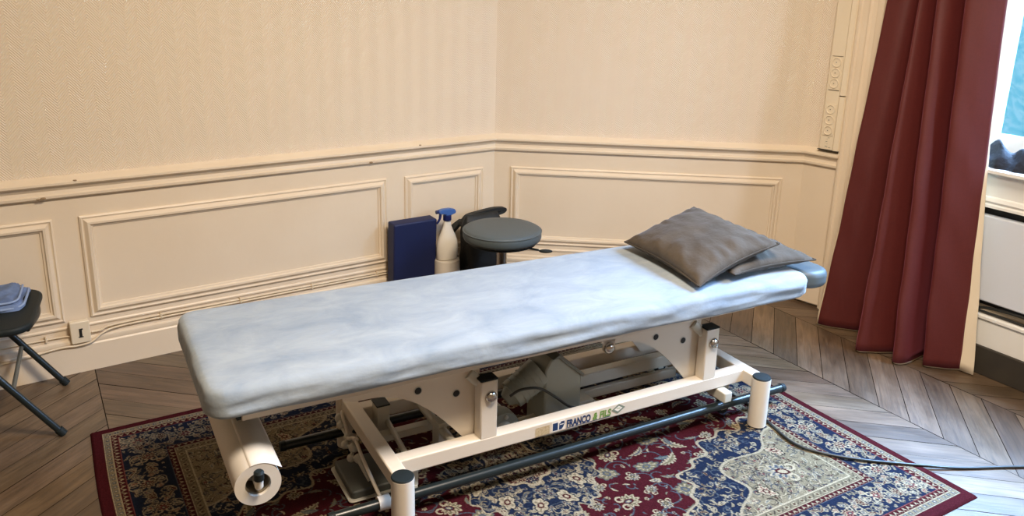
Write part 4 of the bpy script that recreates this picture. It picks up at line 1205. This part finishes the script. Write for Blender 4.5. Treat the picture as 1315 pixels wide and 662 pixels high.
bm = bmesh.new(); tube(bm, [(.06, -.02, .365), (.13, -.055, .368), (.165, -.065, .366)], [.005, .005, .005], 8); ball(bm, (.195, -.072, .364), .012, (2.6, 1.0, .7)); fin('height_lever', bm, 'black_plastic', parent=sb, smooth=60)
for k in range(5):
    a = R(127+36+72*k); dx, dy = math.cos(a), math.sin(a)
    bm = bmesh.new(); tube(bm, [(dx*.03, dy*.03, .085), (dx*.11, dy*.11, .078), (dx*.19, dy*.19, .062)], [.020, .017, .013], 12); lg_ = fin('leg', bm, 'black_plastic', parent=sb, smooth=60)
    bm = bmesh.new(); tube(bm, [(dx*.18-dy*.012, dy*.18+dx*.012, .026), (dx*.18+dy*.012, dy*.18-dx*.012, .026)], .0255, 18); tube(bm, [(dx*.18, dy*.18, .03), (dx*.18, dy*.18, .06)], .006, 8)
    fin('castor', bm, 'black_plastic', parent=lg_, smooth=40)

# black bag behind stool
bp_ = K + dL*.163 + nL*.145
bg = empty('bag', V3(bp_), math.atan2(dL.y, dL.x), 'black soft bag standing behind the stool against the panelled wall', 'bag')
bm = bmesh.new(); n1, n2 = 36, 26
rings = []
for j in range(n2+1):
    t_ = j/n2; z = .002 + t_*.425
    ww = .106*(1-.03*t_) if t_ < .9 else .106*(.973-.14*(t_-.9)/.1); dd = .082*(1-.25*t_) if t_ < .8 else .082*(.8-3.2*(t_-.8)/1.0)
    if j == 0: ww *= .93; dd *= .9
    ring = []
    for i in range(n1):
        a = 2*PI*i/n1; ca, sa = math.cos(a), math.sin(a)
        x = ww*abs(ca)**.55*(1 if ca > 0 else -1); y = dd*abs(sa)**.6*(1 if sa > 0 else -1)
        nz = noise.noise(Vector((x*9, y*9+t_*3, z*9)))*.016
        ring.append(bm.verts.new((x*(1+nz*3), y*(1+nz*5), z)))
    rings.append(ring)
for j in range(n2):
    for i in range(n1): bm.faces.new((rings[j][i], rings[j][(i+1) % n1], rings[j+1][(i+1) % n1], rings[j+1][i]))
bm.faces.new(rings[0][::-1]); bm.faces.new(rings[-1])
fin('bag_body', bm, 'bag', parent=bg, smooth=70)
# flap folded outward at the top, handle strap, side strap and tag
bm = bmesh.new()
def strap(bm, pts, w, t):
    pts = catmull([Vector(p) for p in pts], 6); rr = []
    for i, p in enumerate(pts):
        d = (pts[min(i+1, len(pts)-1)]-pts[max(i-1, 0)]).normalized(); s = d.cross(Vector((0, 1, 0))).normalized() if abs(d.y) < .9 else Vector((1, 0, 0))
        q = d.cross(s).normalized()
        rr.append([bm.verts.new(p+s*a*t+q*b*w) for a, b in ((-1, -1), (1, -1), (1, 1), (-1, 1))])
    for i in range(len(rr)-1):
        for k in range(4): bm.faces.new((rr[i][k], rr[i][(k+1) % 4], rr[i+1][(k+1) % 4], rr[i+1][k]))
    bm.faces.new(rr[0]); bm.faces.new(rr[-1])
strap(bm, [(.095, -.02, .385), (.07, -.02, .414), (.0, -.02, .424), (-.08, -.02, .430), (-.14, -.02, .424), (-.13, -.02, .412), (-.08, -.02, .405)], .014, .008)
fin('handle', bm, 'bag', parent=bg, smooth=50)
bm = bmesh.new(); strap(bm, [(.095, -.06, .37), (.118, -.085, .33), (.138, -.125, .295), (.115, -.125, .25), (.085, -.11, .20), (.08, -.09, .14)], .012, .008)
strap(bm, [(.075, -.075, .38), (.10, -.10, .35), (.128, -.125, .31)], .010, .006)
fin('side_strap', bm, 'bag', parent=bg, smooth=50)
bm = bmesh.new(); strap(bm, [(.112, -.137, .300), (.098, -.135, .290), (.086, -.130, .283)], .005, .002)
o = fin('zip_tag', bm, 'tag', parent=bg); o['label'] = 'pale yellow zip tag'
bm = bmesh.new(); prism(bm, [(.102, .36), (.096, .400), (.05, .396), (-.05, .402), (-.092, .395), (-.100, .36)], lambda a, b, t: (a, t, b), -.06, .05)
fin('top_flap', bm, 'bag', parent=bg, bevel=.012)

# navy foam block
bp_ = K + dL*.507 + nL*.062
bm = bmesh.new(); prism(bm, rrect(.224, .425, .008, 3, 0, .2135), lambda a, b, t: (a, t, b), -.034, .034)
o = fin('foam_block', bm, 'blue_vinyl', bevel=.006); o.matrix_world = wall_frame(bp_, dL, nL) @ Matrix.Rotation(R(-3.0), 4, 'X') @ Matrix.Rotation(R(0), 4, 'Y')
o.location.z += .001
tag(o, 'navy blue vinyl foam block standing upright against the wall left of the spray bottle', 'foam block')

# white paper towel roll with the spray bottle on top
tb_ = K + dL*.345 + nL*.125
bm = bmesh.new(); prof = [(.052, 0), (.060, .002), (.061, .01), (.061, .212), (.059, .219), (.050, .220)]
lathe(bm, prof, 48)
o = fin('towel_roll', bm, 'card'); o.location = V3(tb_, 0)
for p in o.data.polygons: p.use_smooth = True
o.data.set_sharp_from_angle(angle=R(40))
tag(o, 'white cylindrical paper towel roll standing on the floor under the spray bottle', 'paper towel')
sbt = empty('spray_bottle', V3(tb_, .2205), math.atan2(dL.y, dL.x), 'white spray bottle with blue trigger head standing on the white paper roll', 'spray bottle')
bm = bmesh.new(); lathe(bm, [(.040, 0), (.052, .002), (.055, .008), (.0555, .05), (.053, .085), (.044, .112), (.030, .142), (.021, .165), (.018, .180), (.018, .196)], 40, sy=.62)
fin('bottle_body', bm, 'white_plastic', parent=sbt, smooth=60)
bm = bmesh.new(); lathe(bm, [(.019, .192), (.020, .194), (.020, .216), (.015, .218)], 24, (0, 0, 0)); fin('collar', bm, 'dark_blue_plastic', parent=sbt, smooth=40)
bm = bmesh.new(); prism(bm, [(-.040, .222), (-.044, .232), (-.036, .244), (-.010, .250), (.028, .250), (.046, .246), (.050, .236), (.044, .228), (.012, .222), (.010, .215), (-.012, .215)], lambda a, b, t: (a, t, b), -.012, .012)
hd = fin('trigger_head', bm, 'blue_plastic', parent=sbt, bevel=.004)
bm = bmesh.new(); tube(bm, [(.036, 0, .232), (.040, 0, .205), (.052, 0, .186), (.056, 0, .180)], [.007, .006, .005, .004], 10, smooth=4); fin('trigger', bm, 'dark_blue_plastic', parent=hd, smooth=60)
bm = bmesh.new(); tube(bm, [(.046, 0, .238), (.060, 0, .238)], .009, 14); fin('nozzle', bm, 'dark_blue_plastic', parent=hd, smooth=40)
bm = bmesh.new()
seg = 24; rr = []
for z in (.022, .078):
    rr.append([bm.verts.new((.0562*math.cos(a), .0562*.62*math.sin(a), z)) for a in [R(200)+R(140)*k/seg for k in range(seg+1)]])
for k in range(seg): bm.faces.new((rr[0][k], rr[0][k+1], rr[1][k+1], rr[1][k]))
fin('bottle_label', bm, 'card', parent=sbt, smooth=60)

# ------------------------------------------------------------------ folding chair at the left edge
e_ = Vector((.40, -.917)).normalized(); f_ = Vector((.917, .40)).normalized()
CH = Matrix(((f_.x, e_.x, 0, 0), (f_.y, e_.y, 0, 0), (0, 0, 1, 0), (0, 0, 0, 1)))
org = f_*(-.64) + e_*(-3.0)
ch = bpy.data.objects.new('folding_chair', None); C.objects.link(ch)
ch.matrix_world = Matrix(((f_.x, e_.x, 0, org.x), (f_.y, e_.y, 0, org.y), (0, 0, 1, 0), (0, 0, 0, 1)))
tag(ch, 'black folding chair with tubular legs at the left edge against the panelled wall', 'chair')
# local: x forward (front edge +), y lateral (-: far side near wall), z
def cpart(nm, bm, m, **k):
    o = fin(nm, bm, m, **k); o.parent = ch; return o
for y in (-.195, .193):
    o_ = .022 if y > 0 else 0
    bm = bmesh.new(); tube(bm, [(.212+o_, y, .0105), (.007+o_, y, .31), (-.03+o_*.5, y, .375), (-.13, y, .80)], .0115, 14); l = cpart('front_leg', bm, 'black_steel', smooth=60)
    bm = bmesh.new(); tube(bm, [(.218+o_, y, .004), (.204+o_, y, .024)], .0145, 14); o = fin('foot_cap', bm, 'black_plastic', parent=l, smooth=40)
for y in (-.172, .170):
    bm = bmesh.new(); tube(bm, [(.0, y, .372), (-.24, y, .0105)], .0105, 14); l = cpart('rear_leg', bm, 'black_steel', smooth=60)
    bm = bmesh.new(); tube(bm, [(-.235, y, .022), (-.247, y, .004)], .0135, 14); fin('foot_cap', bm, 'black_plastic', parent=l, smooth=40)
bm = bmesh.new(); tube(bm, [(.090, -.195, .176), (.114, .193, .186)], .0075, 12); cpart('rung', bm, 'rung_steel', smooth=60)
bm = bmesh.new(); tube(bm, [(-.165, -.172, .124), (-.165, .170, .124)], .0075, 12); cpart('rung', bm, 'rung_steel', smooth=60)
bm = bmesh.new(); prism(bm, rrect(.36, .385, .07, 8, .010, .008), lambda a, b, t: (a, b, t), .376, .402); cpart('seat', bm, 'black_plastic', bevel=.010, seg=4)
bm = bmesh.new(); tube(bm, [(.17, -.12, .368), (.185, 0, .368), (.17, .13, .368)], .008, 10, smooth=5); cpart('seat_rail', bm, 'black_steel', smooth=60)
bm = bmesh.new(); box(bm, -.128, -.19, .62, -.108, .19, .80); o = cpart('backrest', bm, 'black_plastic', bevel=.008)

# folded blue cloth on the chair seat
fc = bpy.data.objects.new('folded_garment', None); C.objects.link(fc)
fc.matrix_world = ch.matrix_world @ Matrix.Translation((-.006, -.004, .4035))
tag(fc, 'blue grey folded garment lying on the black folding chair seat', 'garment')
def slab(nm, x0, x1, y0, y1, z0, z1, seed, m='denim'):
    bm = bmesh.new(); nu_, nv_ = 30, 30
    g = []
    for i in range(nu_+1):
        row = []
        for j in range(nv_+1):
            u, v = i/nu_, j/nv_
            e = min(u, 1-u, v, 1-v)
            h = (z1-z0)*min(1, (e/.09))**.5 if e > 0 else 0
            x = x0+(x1-x0)*u+.008*math.sin(v*9+seed); y = y0+(y1-y0)*v+.008*math.sin(u*8+seed)
            w = .005*noise.noise(Vector((u*5, v*5, seed)))+.003*math.sin(u*16+v*9+seed)*min(1, e*6)
            row.append(bm.verts.new((x, y, z0+max(0, h+w*min(1, e*10)))))
        g.append(row)
    for i in range(nu_):
        for j in range(nv_): bm.faces.new((g[i][j], g[i+1][j], g[i+1][j+1], g[i][j+1]))
    lo_ = [bm.verts.new((x, y, z0)) for x, y in ((x0, y0), (x1, y0), (x1, y1), (x0, y1))]
    o = fin(nm, bm, m, parent=fc, smooth=75)
slab('folded_layer', -.085, .150, -.165, .040, 0, .020, 1)
slab('folded_layer', -.085, .135, -.160, .030, .018, .034, 4)
bm = bmesh.new(); tube(bm, [(.152, -.15, .008), (.156, -.06, .010), (.150, .02, .008), (.10, .045, .008), (0, .045, .008), (-.08, .04, .008)], .0045, 8, smooth=6)
tube(bm, [(.136, -.14, .026), (.140, -.06, .027), (.136, .015, .026), (.09, .034, .025), (0, .034, .026)], .004, 8, smooth=6)
fin('hem', bm, 'denim_edge', parent=fc, smooth=60)

# ------------------------------------------------------------------ light
def area(name, loc, tgt, size, power, col, sy=None):
    l = bpy.data.lights.new(name, 'AREA'); l.energy = power; l.color = col; l.size = size
    if sy: l.shape = 'RECTANGLE'; l.size_y = sy
    o = bpy.data.objects.new(name, l); C.objects.link(o); o.location = loc
    o.rotation_euler = (Vector(tgt)-Vector(loc)).to_track_quat('-Z', 'Y').to_euler(); return o
# ceiling fixture behind / above the camera
fx = empty('ceiling_lamp', (.55, 1.2, CEIL-.12), 0, 'round white ceiling lamp above and behind the viewer', 'lamp')
bm = bmesh.new(); lathe(bm, [(.41, .12), (.42, .11), (.42, .05), (.41, .04)], 40); fin('lamp_body', bm, 'white_plastic', parent=fx, smooth=40)
l1 = area('ceiling_light', (.55, 1.2, CEIL-.13), (.55, 1.2, 0), .8, 106, (1, .83, .655)); l1.data.shape = 'DISK'
# daylight: sky through the window with an outside area at the opening
ctr_ = P3+dW*1.16
win_l = area('outside_area_light', V3(ctr_-nW*.62, 2.35), V3(ctr_+nW*.62+dW*.1, .0), 1.5, 235, (.50, .62, 1.0), 1.2); win_l.data.spread = R(100)
c2_ = P3+dW*3.25
curtain_fill = area('outside_area_light', V3(c2_-nW*.4, 1.75), V3(P3+dW*.55+nW*.12, .9), 1.1, 15, (.62, .74, 1.0), 1.6); curtain_fill.data.spread = R(50)  # added unseen lamp behind the second window, aimed to highlight the curtain folds
w = bpy.data.worlds.new('World'); bpy.context.scene.world = w; w.use_nodes = True
bgn = w.node_tree.nodes['Background']; bgn.inputs[0].default_value = (.24, .55, .74, 1); bgn.inputs[1].default_value = .75
sc = bpy.context.scene
sc.view_settings.view_transform = 'Standard'; sc.view_settings.look = 'None'; sc.view_settings.gamma = 1
sc.view_settings.exposure = 0.47
try: sc.view_settings.use_curve_mapping = False
except Exception: pass
sc.cycles.max_bounces = 10; sc.cycles.diffuse_bounces = 6
